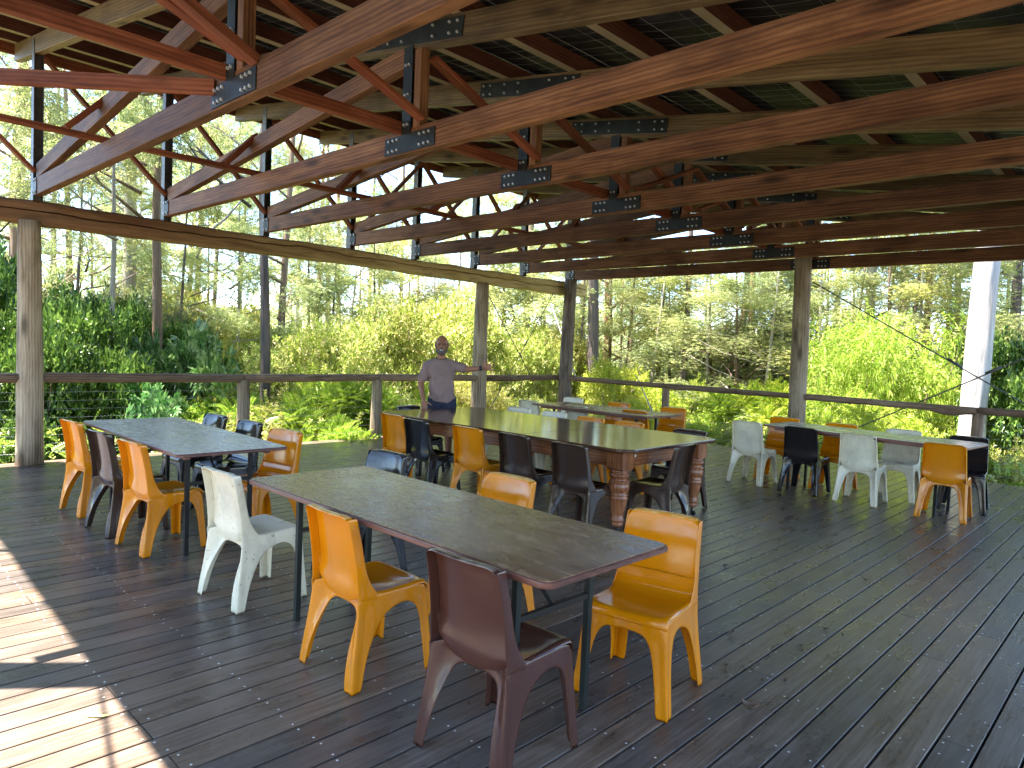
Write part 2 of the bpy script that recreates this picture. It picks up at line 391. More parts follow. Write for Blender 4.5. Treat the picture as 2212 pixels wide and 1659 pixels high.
# ------------------------------------------------------------------ log posts, eave beam, railings
def log_post(name, base, top, r0, r1, mat, parent=None, seed=0, knots=(), nseg=16):
    base, top = Vector(base), Vector(top); L = (top - base).length
    P = [base.lerp(top, i / nseg) for i in range(nseg + 1)]
    bow = random.uniform(-.012, .012)
    P = [p + Vector((bow * math.sin(math.pi * i / nseg), bow * .6 * math.sin(math.pi * i / nseg + .3), 0)) for i, p in enumerate(P)]
    ctr = (base + top) / 2; m = frame_mat(base, top)
    mi = m.inverted()
    rad = [r0 + (r1 - r0) * i / nseg for i in range(nseg + 1)]
    V, F = tube([mi @ p for p in P], rad, 22, True, .06, seed)
    V = [Vector(v) for v in V]
    for (f, ang, amp, wid) in knots:      # local bulges
        k = (f - .5) * L
        for v in V:
            a = math.atan2(v.z, v.y); da = math.atan2(math.sin(a - ang), math.cos(a - ang))
            g = math.exp(-((v.x - k) / wid) ** 2 - (da / .7) ** 2)
            v.y *= 1 + amp * g; v.z *= 1 + amp * g
    return obj(name, mesh(name, V, F, mat, True), parent, m)
yP = [2.0, 9.1]
p1 = log_post('roof_post', (-9.46, 2.0, 0), (-9.55, 2.0, 2.76), .138, .113, M_LOG, seed=2, knots=[(.27, 2.6, .22, .25), (.66, 2.2, .10, .12)])
tag(p1, 'thick pale log post left of the faded grey table, carrying the long hewn beam', 'post', 'roof posts')
p5 = log_post('roof_post', (-9.5, 9.12, 0), (-9.52, 9.1, 2.745), .150, .120, M_LOG, seed=5, knots=[(.5, 1.0, .14, .1)])
tag(p5, 'smooth grey log post that the man points his hand towards', 'post', 'roof posts')
p6 = log_post('roof_post', (-9.36, 11.47, 0), (-9.34, 11.47, 3.045), .152, .122, M_LOGD, seed=8)
tag(p6, 'rough brown corner log post standing in front of the beam end', 'post', 'roof posts')
p7 = log_post('roof_post', (-4.48, 11.47, 0), (-4.545, 11.47, 3.30), .136, .130, M_LOG, seed=11, knots=[(.93, 2.0, .12, .2)])
tag(p7, 'tall notched log post behind the narrow white-chair table on the right', 'post', 'roof posts')
for (bx, by, lb) in [(-4.42, -.13, 'log post at the open front edge of the roof, its shadow crossing the sunlit boards'), (.25, 2.06, 'log post at the low side of the roof nearest the photographer'),
                     (.25, 6.6, 'middle log post at the low side of the roof'), (.25, 11.47, 'log post at the low back corner of the roof'), (-9.5, -.13, 'log post at the high front corner of the roof')]:
    q = log_post('roof_post', (bx, by, 0), (bx, by, 3.03 if bx > -5 else 2.76), .14, .125, M_LOG, seed=bx * 3 + by); tag(q, lb, 'post', 'roof posts')
    if bx == -4.42: q.scale = (1.33, 1, 1); q.matrix_basis = Matrix.Translation((0, 0, .5)) @ q.matrix_basis

# split and weathered eave beam along the high side
def hewn_beam(x, ya, yb, z0, z1, wdt, name='eave_beam'):
    ny = int((yb - ya) / .12); V = []; P0 = None
    ctr = Vector((x, (ya + yb) / 2, (z0 + z1) / 2)); m = frame_mat((x, ya, ctr.z), (x, yb, ctr.z)); mi = m.inverted()
    for j in range(ny + 1):
        y = ya + (yb - ya) * j / ny; jn = lambda s, a: a * mnoise.noise(Vector((y * .8, s * 7.3, 1.7))) + a * .5 * mnoise.noise(Vector((y * 3.1, s * 3.3, 4.7)))
        a, b = -wdt / 2, wdt / 2; lo, hi = z0 + jn(1, .034), z1 + jn(2, .030)
        ck = (lo + hi) / 2 + .02 + jn(3, .05); c = .028
        prof = [(a + c, lo), (b - c, lo), (b, lo + c), (b + jn(4, .01), ck - .010), (b - .055, ck), (b + jn(4, .01), ck + .010), (b, hi - c), (b - c, hi), (a + c, hi), (a, hi - c), (a, lo + c)]
        for px, pz in prof: V.append(mi @ Vector((x + px, y, pz)))
    n = 11; F = [(j * n + k, (j + 1) * n + k, (j + 1) * n + (k + 1) % n, j * n + (k + 1) % n)[::-1] for j in range(ny) for k in range(n)]
    F += [tuple(range(n)), tuple(range(ny * n, ny * n + n))[::-1]]
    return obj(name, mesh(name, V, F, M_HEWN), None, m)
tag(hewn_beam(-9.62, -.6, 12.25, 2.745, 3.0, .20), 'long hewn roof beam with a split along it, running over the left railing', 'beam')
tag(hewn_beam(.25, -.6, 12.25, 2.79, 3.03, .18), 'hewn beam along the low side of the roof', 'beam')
tag(log_post('cross_log', (-9.4, 11.62, .5), (-9.4, 11.63, .5), .01, .01, M_LOGD), 'x') if False else None

def hlog(name, a, b, ra, rb, parent, mat, seed, bulge=None):
    a, b = Vector(a), Vector(b); m = frame_mat(a, b); mi = m.inverted(); n = 18
    P = [a.lerp(b, i / n) + Vector((0, 0, .010 * mnoise.noise(Vector((i * .4, seed, 0))))) for i in range(n + 1)]
    V, F = tube([mi @ p for p in P], [ra + (rb - ra) * i / n for i in range(n + 1)], 14, True, .10, seed)
    V = [Vector(v) for v in V]
    for v in V:
        if v.z > .03: v.z = .03 + (v.z - .03) * .5          # flattened top
        if bulge and v.z < 0:
            t = (v.x / (b - a).length) + .5; g = math.exp(-((t - bulge) / .07) ** 2); v.z *= 1 + 1.1 * g
    return obj(name, mesh(name, V, F, mat, True), parent, m)
rl = root('railing', (-9.5, 6, 0), label='log handrail with thin cables along the left side of the deck', cat='railing')
yv = [-.35, 2.0, 4.53, 6.79, 9.1, 11.47]
for i in range(5):
    hlog('handrail', (-9.5, yv[i] + .0, .99 + .01 * (i % 2)), (-9.5, yv[i + 1] - .008, .985 + .01 * ((i + 1) % 2)), .072, .066, rl, M_RAIL, i * 3.1)
for y in (4.53, 6.79):
    log_post('rail_post', (-9.5, y, 0), (-9.5, y, .955), .092, .078, M_LOG, rl, seed=y, knots=[(.75, 1.2, .12, .1)], nseg=8)
wz = [.12, .22, .32, .42, .52, .62, .72, .82]
for z in wz:
    V, F = tube([(-9.5, -.35, z), (-9.5, 5.0, z - .006), (-9.5, 11.4, z)], .0019, 5); obj('cable', mesh('cable', V, F, M_CABLE, True), rl)
rr_ = root('railing', (-3, 11.47, 0), label='log handrail with thin cables along the back side of the deck', cat='railing')
xv = [-9.36, -6.94, -4.48, -2.0, .25, 2.3]
for i in range(5):
    hlog('handrail', (xv[i] + .006, 11.47, .995), (xv[i + 1] - .006, 11.47, .99), .060, .052, rr_, M_RAIL, i * 5.3 + 1, bulge=.86 if i == 2 else None)
for x in (-6.94, -2.0):
    log_post('rail_post', (x, 11.47, 0), (x, 11.47, .955), .075, .068, M_RAIL, rr_, seed=x, nseg=8)
for z in wz:
    V, F = tube([(-9.3, 11.47, z), (-3, 11.47, z - .006), (2.3, 11.47, z)], .0019, 5); obj('cable', mesh('cable', V, F, M_CABLE, True), rr_)
# steel wind-brace rods
def rod(a, b, label, r=.008):
    V, F = tube([a, Vector(a).lerp(Vector(b), .5) - Vector((0, 0, .02)), b], r, 8)
    V2, F2 = tube([Vector(a).lerp(Vector(b), .43), Vector(a).lerp(Vector(b), .47)], r * 1.9, 8)
    mbx = MB(); mbx.add(V, F).add(V2, F2); o = mbx.build('brace_rod', M_ROD, smooth=True); tag(o, label, 'rod', 'steel wind brace rods'); return o
rod((-9.5, 9.22, 2.56), (-9.5, 11.38, .05), 'thin steel rod running down from the grey post to the foot of the corner post')
rod((-9.54, 11.35, 3.0), (-9.54, 9.2, .05), 'thin steel rod running down from the corner post to the foot of the grey post')
rod((-4.42, 11.57, 2.85), (.18, 11.57, .15), 'dark steel rod sloping down to the right from the tall post past the white trunk', .009)
rod((.18, 11.61, 2.75), (-4.42, 11.61, .10), 'dark steel rod rising to the right and crossing the white trunk', .009)
rod((-9.6, 1.95, 2.9), (-9.6, -.1, .1), 'steel rod at the far left sloping down from the beam')
rod((-4.3, -.13, 3.85), (1.0, -.13, .35), 'steel rod at the open front edge of the roof', .012)

# ------------------------------------------------------------------ roof trusses
TY = [.66, 2.063, 3.465, 4.80, 6.22, 7.50, 8.86, 10.19, 11.60]
def tl(x): return 3.27 - .1535 * (x + .75)        # underside of the top chord
SL = -.1535
ords = ['nearest', 'second', 'third', 'fourth', 'fifth', 'sixth', 'seventh', 'eighth', 'last']
def bolt_rows(mbx, pts, y, r=.011):
    for (x, z) in pts:
        V, F = tube([(x, y, z), (x, y - .014, z)], r, 6); mbx.add(V, F)
for i, y in enumerate(TY):
    t = root('roof_truss', (-9.5, y, 3.04), label=f'{ords[i]} timber roof truss counted from the front edge of the roof', cat='roof truss', group='roof trusses')
    pale = M_CHORDP
    beam('bottom_chord', (-9.46, y, 3.135), (.42, y, 3.155), .085, .19, M_CHORD, t)
    beam('top_chord', (-10.45, y, tl(-10.45) + .105), (.95, y, tl(.95) + .105), .085, .20, pale, t)
    beam('web_diagonal', (-9.38, y + .002, 3.30), (-4.52, y + .002, tl(-4.6) - .05), .083, .165, M_CHORD, t)
    beam('web_post', (-4.40, y, 3.232), (-4.40, y, tl(-4.4)), .08, .085, M_CHORD, t)
    mb = MB()      # steel heel post with end bracket
    mb.box((-9.575, y - .05, 2.99), (-9.465, y - .044, tl(-9.5) + .16)); mb.box((-9.575, y - .05, 2.99), (-9.569, y + .05, tl(-9.5) + .16))
    mb.box((-9.575, y + .044, 2.99), (-9.475, y + .05, tl(-9.5) + .16))
    mb.build('heel_post', M_RUST, t)
    mb = MB(); mb.box((-9.47, y - .0505, 3.045), (-9.33, y - .0435, 3.225)); mb.build('heel_plate', M_STEEL, t)
    mb = MB(); mb.box((-4.565, y - .052, 3.20), (-4.455, y - .044, tl(-4.5) + .02)); mb.box((-4.565, y + .044, 3.20), (-4.455, y + .052, tl(-4.5) + .02))
    mb.box((-4.565, y - .0438, 3.234), (-4.559, y + .0438, tl(-4.5) - .01))
    mb.build('steel_post', M_STEEL, t)
    mb = MB(); mb.box((-4.78, y - .0515, 3.062), (-4.16, y - .0432, 3.198)); mb.box((-4.78, y + .0432, 3.062), (-4.16, y + .0515, 3.198)); mb.build('splice_plate', M_STEEL, t)
    zt = lambda x: tl(x) + .105
    rot = Matrix.Translation((-4.5, y, zt(-4.5))) @ Matrix.Rotation(-math.atan(SL), 4, 'Y')
    mb = MB(); mb.box((-.62, -.0520, -.07), (.62, -.0434, .07), 0, rot); mb.box((-.62, .0434, -.07), (.62, .0520, .07), 0, rot); mb.build('ridge_plate', M_STEEL, t)
    mbb = MB()
    pts = [(-4.72 + .055 * k, z) for k in range(3) for z in (3.09, 3.17)] + [(-4.22 - .055 * k, z) for k in range(3) for z in (3.09, 3.17)]
    bolt_rows(mbb, pts, y - .0515)
    bolt_rows(mbb, [(-4.53, z) for z in (3.27, 3.50, tl(-4.5) - .12)] + [(-4.49, z) for z in (3.27, 3.50, tl(-4.5) - .12)], y - .052)
    bolt_rows(mbb, [(-4.5 + a, zt(-4.5 + a) + b) for a in (-.56, -.47, -.28, -.1, .28, .47, .56) for b in (-.04, .04)], y - .0520)
    bolt_rows(mbb, [(-9.44, 3.07), (-9.44, 3.20), (-9.36, 3.07), (-9.36, 3.20)], y - .0505)
    tag(mbb.build('bolt_set', M_BOLT, t), kind='stuff')
    if i in (7, 8):
        cu = bpy.data.curves.new('mark', 'FONT'); cu.body = '10' if i == 7 else '7'; cu.size = .10; cu.extrude = .0008; cu.align_x = 'CENTER'; cu.align_y = 'CENTER'
        tmp = bpy.data.objects.new('tmp', cu); col.objects.link(tmp)
        me = bpy.data.meshes.new_from_object(tmp.evaluated_get(bpy.context.evaluated_depsgraph_get())); bpy.data.objects.remove(tmp)
        me.materials.clear(); me.materials.append(M_CHALK)
        obj('chalk_number', me, t, Matrix.Translation((-9.40, y - .0525, 3.135)) @ Matrix.Rotation(math.pi / 2, 4, 'X'))

# bracing between trusses
def brace(a, b, label, wd=.045, dp=.09, mat=None, up=Vector((0, 0, 1))):
    o = beam('roof_brace', a, b, wd, dp, mat or M_BRACE, None, up=up); tag(o, label, 'brace', 'roof braces'); return o
brace((-7.16, -.1, 3.275), (-7.16, 11.9, 3.275), 'long red timber runner lying on the bottom chords of all trusses near the eave', .09, .045)
brace((-4.60, -.1, 3.262), (-4.60, 4.75, 3.262), 'wide red timber runner along the truss splices, nearest length', .07, .09)
brace((-4.62, 4.85, 3.262), (-4.62, 11.6, 3.262), 'wide red timber runner along the truss splices, far length', .07, .09)
brace((-6.95, -.15, 3.20), (-4.74, 2.02, 3.20), 'red timber lying slantwise from the front edge to the second truss splice', .045, .1)
for i in range(8):
    ya, yb = TY[i] + .045, TY[i + 1] - .045; A, B = ords[i], ords[i + 1]
    brace((-9.43, ya, tl(-9.4) - .03), (-9.43, yb, 3.30), f'red diagonal brace at the high eave falling from the {A} to the {B} truss', .04, .085, up=Vector((1, 0, 0)))
    brace((-4.33, ya, tl(-4.3) - .05), (-4.33, yb, 3.29), f'red diagonal brace at the splice line falling from the {A} to the {B} truss', .04, .085, up=Vector((1, 0, 0)))
    if i in (4, 5, 6, 7):
        brace((-4.27, ya, 3.29), (-4.27, yb, tl(-4.2) - .05), f'red diagonal brace at the splice line rising from the {A} to the {B} truss', .04, .085, up=Vector((1, 0, 0)))
        brace((-9.38, ya, 3.30), (-9.38, yb, tl(-9.4) - .03), f'red diagonal brace at the high eave rising from the {A} to the {B} truss', .04, .085, up=Vector((1, 0, 0)))
for i in range(1, 9):
    brace((-7.16, TY[i] - .31, 3.30), (-7.16, TY[i] + .02, 3.66), f'short stout knee brace from the eave runner up to the {ords[i]} truss', .05, .12, up=Vector((1, 0, 0)))
brace((-4.18, .66, 3.85), (-4.18, 2.02, 3.235), 'second red stick of the pair meeting at the second truss splice', .06, .09, up=Vector((1, 0, 0)))

# ------------------------------------------------------------------ roof: purlins, foil, wire mesh, sheeting
roof = root('roof', (-4.5, 6, 4), label='low pitched roof of red purlins under black foil and wire mesh', cat='roof')
YA, YB = -.18, 12.35
px = -9.72; k = 0
while px < 1.0:
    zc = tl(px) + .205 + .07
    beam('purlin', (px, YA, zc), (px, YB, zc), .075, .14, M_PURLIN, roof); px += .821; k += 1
beam('fascia', (-10.5, YA, tl(-10.5) + .20), (-10.5, YB, tl(-10.5) + .20), .04, .24, M_BRACE, roof)
beam('purlin', (-10.38, YA, tl(-10.38) + .275), (-10.38, YB, tl(-10.38) + .275), .075, .14, M_PURLIN, roof)
def zr(x): return tl(x) + .205 + .142
def sag(x, y):
    ph = ((x + 9.72) / .821) % 1; return -.016 * math.sin(math.pi * ph) + .010 * mnoise.noise(Vector((x * 1.3, y * .9, 0))) * math.sin(math.pi * ph)
nxs, nys = 120, 70; V = []; 
for j in range(nys):
    for i in range(nxs):
        x = -10.55 + (1.15 + 10.55) * i / (nxs - 1); y = YA + (YB - YA) * j / (nys - 1); V.append((x, y, zr(x) + .014 + sag(x, y)))
F = [(j * nxs + i, j * nxs + i + 1, (j + 1) * nxs + i + 1, (j + 1) * nxs + i) for j in range(nys - 1) for i in range(nxs - 1)]
obj('foil_blanket', mesh('foil_blanket', V, F, M_FOIL, True), roof)
wm = MB()
def wire(P, r=.0017):
    V, F = tube(P, r, 3, False); wm.add(V, F)
yy = YA + .05
while yy < YB:
    j1 = random.uniform(-.012, .012)
    wire([(x, yy + j1 + .006 * mnoise.noise(Vector((x * 2, yy, 2))), zr(x) + .008 + sag(x, yy) - (.004 if abs(((x + 9.72) / .821) % 1 - .5) < .45 else 0)) for x in np.linspace(-10.5, 1.1, 86)]); yy += .15
xx = -10.45
while xx < 1.1:
    wire([(xx + random.uniform(-.004, .004), y, zr(xx) + .006 + sag(xx, y)) for y in np.linspace(YA, YB, 40)], .0014); xx += .30
tag(wm.build('wire_mesh', M_WIRE, roof), kind='stuff')
# corrugated iron on top
nc = 360; V = []; 
for i in range(nc + 1):
    y = YA - .05 + (YB - YA + .1) * i / nc; h = .05 + .009 * math.sin(2 * math.pi * y / .076 / 2)
    V += [(-10.62, y, zr(-10.62) + h), (1.2, y, zr(1.2) + h)]
obj('iron_sheeting', mesh('iron_sheeting', V, [(2 * i, 2 * i + 1, 2 * i + 3, 2 * i + 2) for i in range(nc)], M_ROOFTOP, True), roof)
# ------------------------------------------------------------------ chairs
def lerp(a, b, t): return a + (b - a) * t
def pl(xs_, ys_, x): return float(np.interp(x, xs_, ys_))
yr = lambda z: pl([0, .1, .2, .3, .43, .55, .68, .80], [-.232, -.222, -.208, -.197, -.190, -.200, -.222, -.250], z)
yf = lambda z: pl([0, .15, .3, .43], [.228, .218, .208, .200], z)
xo = lambda z: pl([0, .2, .43, .6, .80], [.236, .215, .200, .193, .184], z)
def fan(outer, arch, f, rows=4):
    """grid between the arch path and the outer path, mapped to 3D by f"""
    n = len(outer); V, F = [], []
    for j in range(rows + 1):
        t = j / rows
        for i in range(n):
            V.append(f(lerp(arch[i][0], outer[i][0], t), lerp(arch[i][1], outer[i][1], t), t))
    for j in range(rows):
        for i in range(n - 1): F.append((j * n + i, j * n + i + 1, (j + 1) * n + i + 1, (j + 1) * n + i))
    return V, F
def chair_meshes():
    """whole shell is built as one sheet, thickened and smoothed, then cut into its parts"""
    MBx = MB(); IDX = []
    def put_part(V, F, idxs):
        MBx.add(V, F); IDX.extend(idxs)
    LEG = {('front', -1): 2, ('front', 1): 3, ('rear', -1): 4, ('rear', 1): 5}
    for sx in (-1, 1):
        outer = [(yr(z), z) for z in (0, .12, .24, .33)] + [(-.188, .405), (-.17, .424), (-.11, .427), (-.05, .427)] + [(.02, .427), (.10, .427), (.165, .427), (.198, .405), (yf(.33), .33), (yf(.24), .24), (yf(.12), .12), (yf(0), 0)]
        arch = [(-.176, 0), (-.158, .10), (-.132, .18), (-.102, .245), (-.072, .292), (-.052, .315), (-.034, .330), (-.006, .346)] + [(.030, .358), (.068, .362), (.104, .354), (.132, .330), (.150, .288), (.162, .21), (.172, .10), (.178, 0)]
        def fs(y, z, t, sx=sx):
            g = math.exp(-((y - yf(min(z, .43)) + .028) / .012) ** 2) + math.exp(-((y - yr(z) - .045) / .016) ** 2)
            x = xo(z) - .007 * g * (1 if z < .38 else max(0, (.41 - z) / .03))
            return (sx * x, y, z)
        V, F = fan(outer, arch, fs, 5)
        put_part(V, F, [LEG[('rear' if (f[0] % 16) < 8 else 'front', sx)] for f in F])
    for nm, yfun in (('front', yf), ('rear', yr)):
        inner = .165 if nm == 'front' else .160
        s = 1 if nm == 'front' else -1
        for sx in (-1, 1):
            o = [(sx * xo(z), z) for z in (0, .12, .24, .33)] + [(sx * .200, .405), (sx * .165, .425), (sx * .11, .425), (sx * .06, .425), (0, .425)]
            a = [(sx * (inner + .014), 0), (sx * (inner + .004), .10), (sx * (inner - .012), .20), (sx * (inner - .026), .27), (sx * .122, .312), (sx * .102, .338), (sx * .075, .350), (sx * .045, .352), (0, .354)]
            def ff(x, z, t, s=s, yfun=yfun, nm=nm):
                y = yfun(min(z, .43)); ax = abs(x)
                if nm == 'rear':
                    k = max(0, min(1, (z - .12) / .26)) * max(0, min(1, (xo(z) - ax) / .062)); y += .066 * k * k * (3 - 2 * k)
                y -= s * .006 * math.exp(-((ax - xo(z) + .03) / .012) ** 2) * (1 if z < .38 else 0)
                return (x, y, z)
            V, F = fan(o, a, ff, 4); put_part(V, F, [LEG[(nm, sx)]] * len(F))
    U = [-1, -.95, -.85, -.65, -.35, 0, .35, .65, .85, .95, 1]; n = len(U)
    seat = [(.214, .392, 1.0), (.212, .418, 1.0), (.200, .436, .99), (.17, .440, .985), (.10, .436, .985), (.02, .430, .985), (-.06, .430, .985), (-.110, .437, .985), (-.132, .456, .98), (-.143, .490, .975), (-.149, .530, .97)]
    V = []
    for y, z, wq in seat:
        for u in U:
            hw = .206 * wq; a = abs(u)
            dz = -.016 * (1 - a ** 2.2) if -.12 < y < .18 else 0
            if a == 1: V.append((u * hw, y if y < .2 else y - .012, min(z, .440) - .014 if y > -.1 else z))
            else: V.append((u * hw, y - (.010 * a ** 6 if y > .19 else 0) - (.010 * (1 - a * a) if z > .45 and y < 0 else 0), z + dz + (.004 if a > .9 and y < .2 else 0)))
    F = [(j * n + i, j * n + i + 1, (j + 1) * n + i + 1, (j + 1) * n + i)[::-1] for j in range(len(seat) - 1) for i in range(n - 1)]
    put_part(V, F, [0 if f[0] // n < 8 else 1 for f in F])
    rows = [.375, .385, .41, .45, .50, .56, .62, .68, .73, .765, .787, .797, .800, .796]; V = []
    for q, z in enumerate(rows):
        for u in U:
            a = abs(u); inset = .050 if z < .78 else .050 - (z - .78) * .5
            y = yr(min(z, .80)) + inset - .022 * (1 - a ** 2) - (.002 if a > .9 else 0)
            if z < .5: y = min(y, -.158 - .012 * (1 - a * a)) if z > .39 else -.150 - .010 * (1 - a * a)
            zz = z; hw = xo(z) * .995
            if q < 4: zz = z + (.060, .055, .038, .016)[q] * a ** 3; hw = xo(zz) * (.93, .955, .975, .99)[q]
            if q == 12: y -= .022
            if q == 13: y -= .040
            if a >= .85 and z > .75: zz = z - .026 * ((a - .80) / .2) ** 2 * ((z - .75) / .05)
            V.append((u * hw, y, zz))
    F = [(j * n + i, j * n + i + 1, (j + 1) * n + i + 1, (j + 1) * n + i)[::-1] for j in range(len(rows) - 1) for i in range(n - 1)]
    put_part(V, F, [1] * len(F))
    for sx in (-1, 1):
        V = []; zs = [.33, .37, .405, .44, .50, .56, .62, .68, .73, .77, .790]
        for z in zs:
            dep = .052 + (.085 if z < .42 else .045 if z < .46 else .012 if z < .52 else 0)
            if z < .40: dep = .10
            for t in (0, .35, .7, 1): V.append((sx * (xo(z) * .998 + .002 * math.sin(math.pi * t)), yr(z) + dep * t, z))
        F = [(j * 4 + i, j * 4 + i + 1, (j + 1) * 4 + i + 1, (j + 1) * 4 + i) for j in range(2, len(zs) - 1) for i in range(3)]
        put_part(V, F, [1] * len(F))
    me = mesh('shell', MBx.V, MBx.F, None, True)
    for i in range(6): me.materials.append(None)
    me.polygons.foreach_set('material_index', IDX)
    bm = bmesh.new(); bm.from_mesh(me); bmesh.ops.remove_doubles(bm, verts=bm.verts, dist=.004); bmesh.ops.recalc_face_normals(bm, faces=bm.faces); bm.to_mesh(me); bm.free()
    tmp = bpy.data.objects.new('tmp', me); col.objects.link(tmp)
    so = tmp.modifiers.new('s', 'SOLIDIFY'); so.thickness = .005; so.offset = 0
    su = tmp.modifiers.new('u', 'SUBSURF'); su.levels = 1; su.render_levels = 1
    m2 = bpy.data.meshes.new_from_object(tmp.evaluated_get(bpy.context.evaluated_depsgraph_get())); bpy.data.objects.remove(tmp)
    NV = [v.normal.copy() for v in m2.vertices]; out = []
    for i, nm in enumerate(['seat', 'backrest', 'leg', 'leg', 'leg', 'leg']):
        fs_ = [tuple(p.vertices) for p in m2.polygons if p.material_index == i]
        used = sorted({v for f in fs_ for v in f}); mp = {v: k for k, v in enumerate(used)}
        mm2 = mesh(nm, [m2.vertices[v].co for v in used], [tuple(mp[v] for v in f) for f in fs_], None, True)
        mm2.normals_split_custom_set_from_vertices([NV[v] for v in used]); out.append((nm, mm2))
    return out
BASE = chair_meshes(); CH = {}
for key, mt in MP.items():
    CH[key] = []
    for nm, me in BASE:
        m2 = me.copy(); m2.name = nm; m2.materials.clear(); m2.materials.append(mt); CH[key].append((nm, m2))
PROTO = {}
CN = dict(o='orange', w='cream white', b='brown', k='black')
def chair(kind, xb, yb_, head, label, group):
    """xb, yb_: middle of the back's top edge; head: direction the sitter faces (degrees from +Y, anticlockwise)"""
    h = R(head); ox, oy = xb - math.sin(h) * .235, yb_ + math.cos(h) * .235
    m = Matrix.Translation((ox, oy, 0)) @ Matrix.Rotation(h, 4, 'Z') @ Matrix.Diagonal((random.uniform(.985, 1.01), 1, random.uniform(.99, 1.005), 1))
    if kind not in PROTO:
        t = bpy.data.objects.new('plastic_chair', None); t.empty_display_size = .1; put(t, m); PROTO[kind] = t
        for nm, me in CH[kind]: obj(nm, me, t, m)
    else:
        t = PROTO[kind].copy(); col.objects.link(t); t.matrix_basis = m; PW[t.name] = m
        for ch in PROTO[kind].children:
            c = ch.copy(); col.objects.link(c); c.parent = t
    tag(t, label, 'chair', group)
G = ['chairs at the nearest table', 'chairs at the faded grey table', 'chairs at the big varnished table', 'chairs at the far narrow table', 'chairs at the right narrow table']
CHAIRS = [
 ('w', -3.98, 1.76, 3, 'cream white plastic chair at the left end of the nearest table, seen from behind', 0),
 ('o', -2.78, 1.74, -1, 'orange plastic chair with its back to us in the middle of the nearest table', 0),
 ('b', -1.85, 1.72, 2, 'scratched brown plastic chair nearest the photographer, with its back to us', 0),
 ('o', -1.79, 3.02, 190, 'orange plastic chair facing us at the right corner of the nearest table', 0),
 ('o', -2.88, 3.06, 183, 'orange plastic chair facing us across the middle of the nearest table', 0),
 ('k', -3.99, 2.98, 184, 'black plastic chair facing us across the nearest table', 0),
 ('o', -6.72, 1.70, 4, 'leftmost orange plastic chair, with its back to us at the faded grey table', 1),
 ('d', -5.96, 1.69, 4, 'dark brown plastic chair between two orange ones at the faded grey table', 1),
 ('o', -5.33, 1.72, 4, 'orange plastic chair with its whole seat showing, near side of the faded grey table', 1),
 ('k', -6.78, 2.98, 184, 'glossy black chair left of the other black one at the faded grey table', 1),
 ('k', -6.10, 3.00, 182, 'glossy black chair right of the other black one at the faded table', 1),
 ('o', -5.38, 2.96, 190, 'orange plastic chair with paint flecks facing us at the right of the faded grey table', 1),
 ('o', -6.12, 4.58, 1, 'leftmost orange plastic chair along the near side of the big varnished table', 2),
 ('k', -5.66, 4.53, -3, 'black plastic chair beside the leftmost orange one at the big varnished table', 2),
 ('o', -4.94, 4.58, 1, 'orange plastic chair between black and brown ones at the big varnished table', 2),
 ('d', -4.34, 4.60, -3, 'brown chair left of the other brown one, near side of the big varnished table', 2),
 ('d', -3.66, 4.56, -2, 'brown plastic chair nearest the turned leg, near side of the big varnished table', 2),
 ('d', -3.06, 5.46, 98, 'brown plastic chair drawn up to the right end of the big varnished table', 2),
 ('d', -3.70, 6.66, 182, 'brown plastic chair behind the right corner of the big varnished table', 2),
 ('w', -6.22, 6.72, 182, 'left of two cream chairs showing only their tops behind the big varnished table', 2),
 ('w', -5.60, 6.70, 180, 'right of two cream chairs showing only their tops behind the big varnished table', 2),
 ('o', -5.02, 6.68, 181, 'left of two orange chairs showing only their tops behind the big varnished table', 2),
 ('o', -4.47, 6.67, 180, 'right of two orange chairs showing only their tops behind the big varnished table', 2),
 ('k', -6.93, 5.42, -84, 'black plastic chair at the left end of the big varnished table under the man\'s hand', 2),
 ('w', -7.10, 7.83, 2, 'left cream chair with its back to us at the far narrow table', 3),
 ('w', -6.22, 7.87, 2, 'right cream chair with its back to us at the far narrow table', 3),
 ('o', -5.32, 8.02, 6, 'orange plastic chair with its back to us at the far narrow table', 3),
 ('w', -7.16, 9.02, 183, 'cream chair across the far narrow table, in front of the corner post', 3),
 ('o', -6.26, 9.02, 186, 'orange plastic chair facing us in the middle of the far narrow table', 3),
 ('o', -5.34, 9.08, 188, 'orange plastic chair facing us at the right end of the far narrow table', 3),
 ('w', -3.86, 8.30, -2, 'cream chair with dark specks on its back at the right narrow table', 4),
 ('k', -3.18, 8.26, 0, 'black plastic chair with its back to us at the right narrow table', 4),
 ('w', -2.54, 8.24, 1, 'clean cream chair with its back to us in the middle of the right narrow table', 4),
 ('o', -1.69, 8.17, 4, 'orange plastic chair with its back to us at the right narrow table', 4),
 ('o', -3.80, 9.34, 186, 'orange plastic chair facing us in front of the tall post', 4),
 ('o', -3.05, 9.26, 184, 'orange plastic chair facing us between black and cream chairs, right narrow table', 4),
 ('w', -2.36, 9.32, 184, 'cream chair facing us on the far side of the right narrow table', 4),
 ('k', -1.69, 9.30, 186, 'black plastic chair at the far right, on the far side of the right narrow table', 4),
]
for k_, a, b, h, lb, g in CHAIRS: chair(k_, a, b, h, lb, G[g])

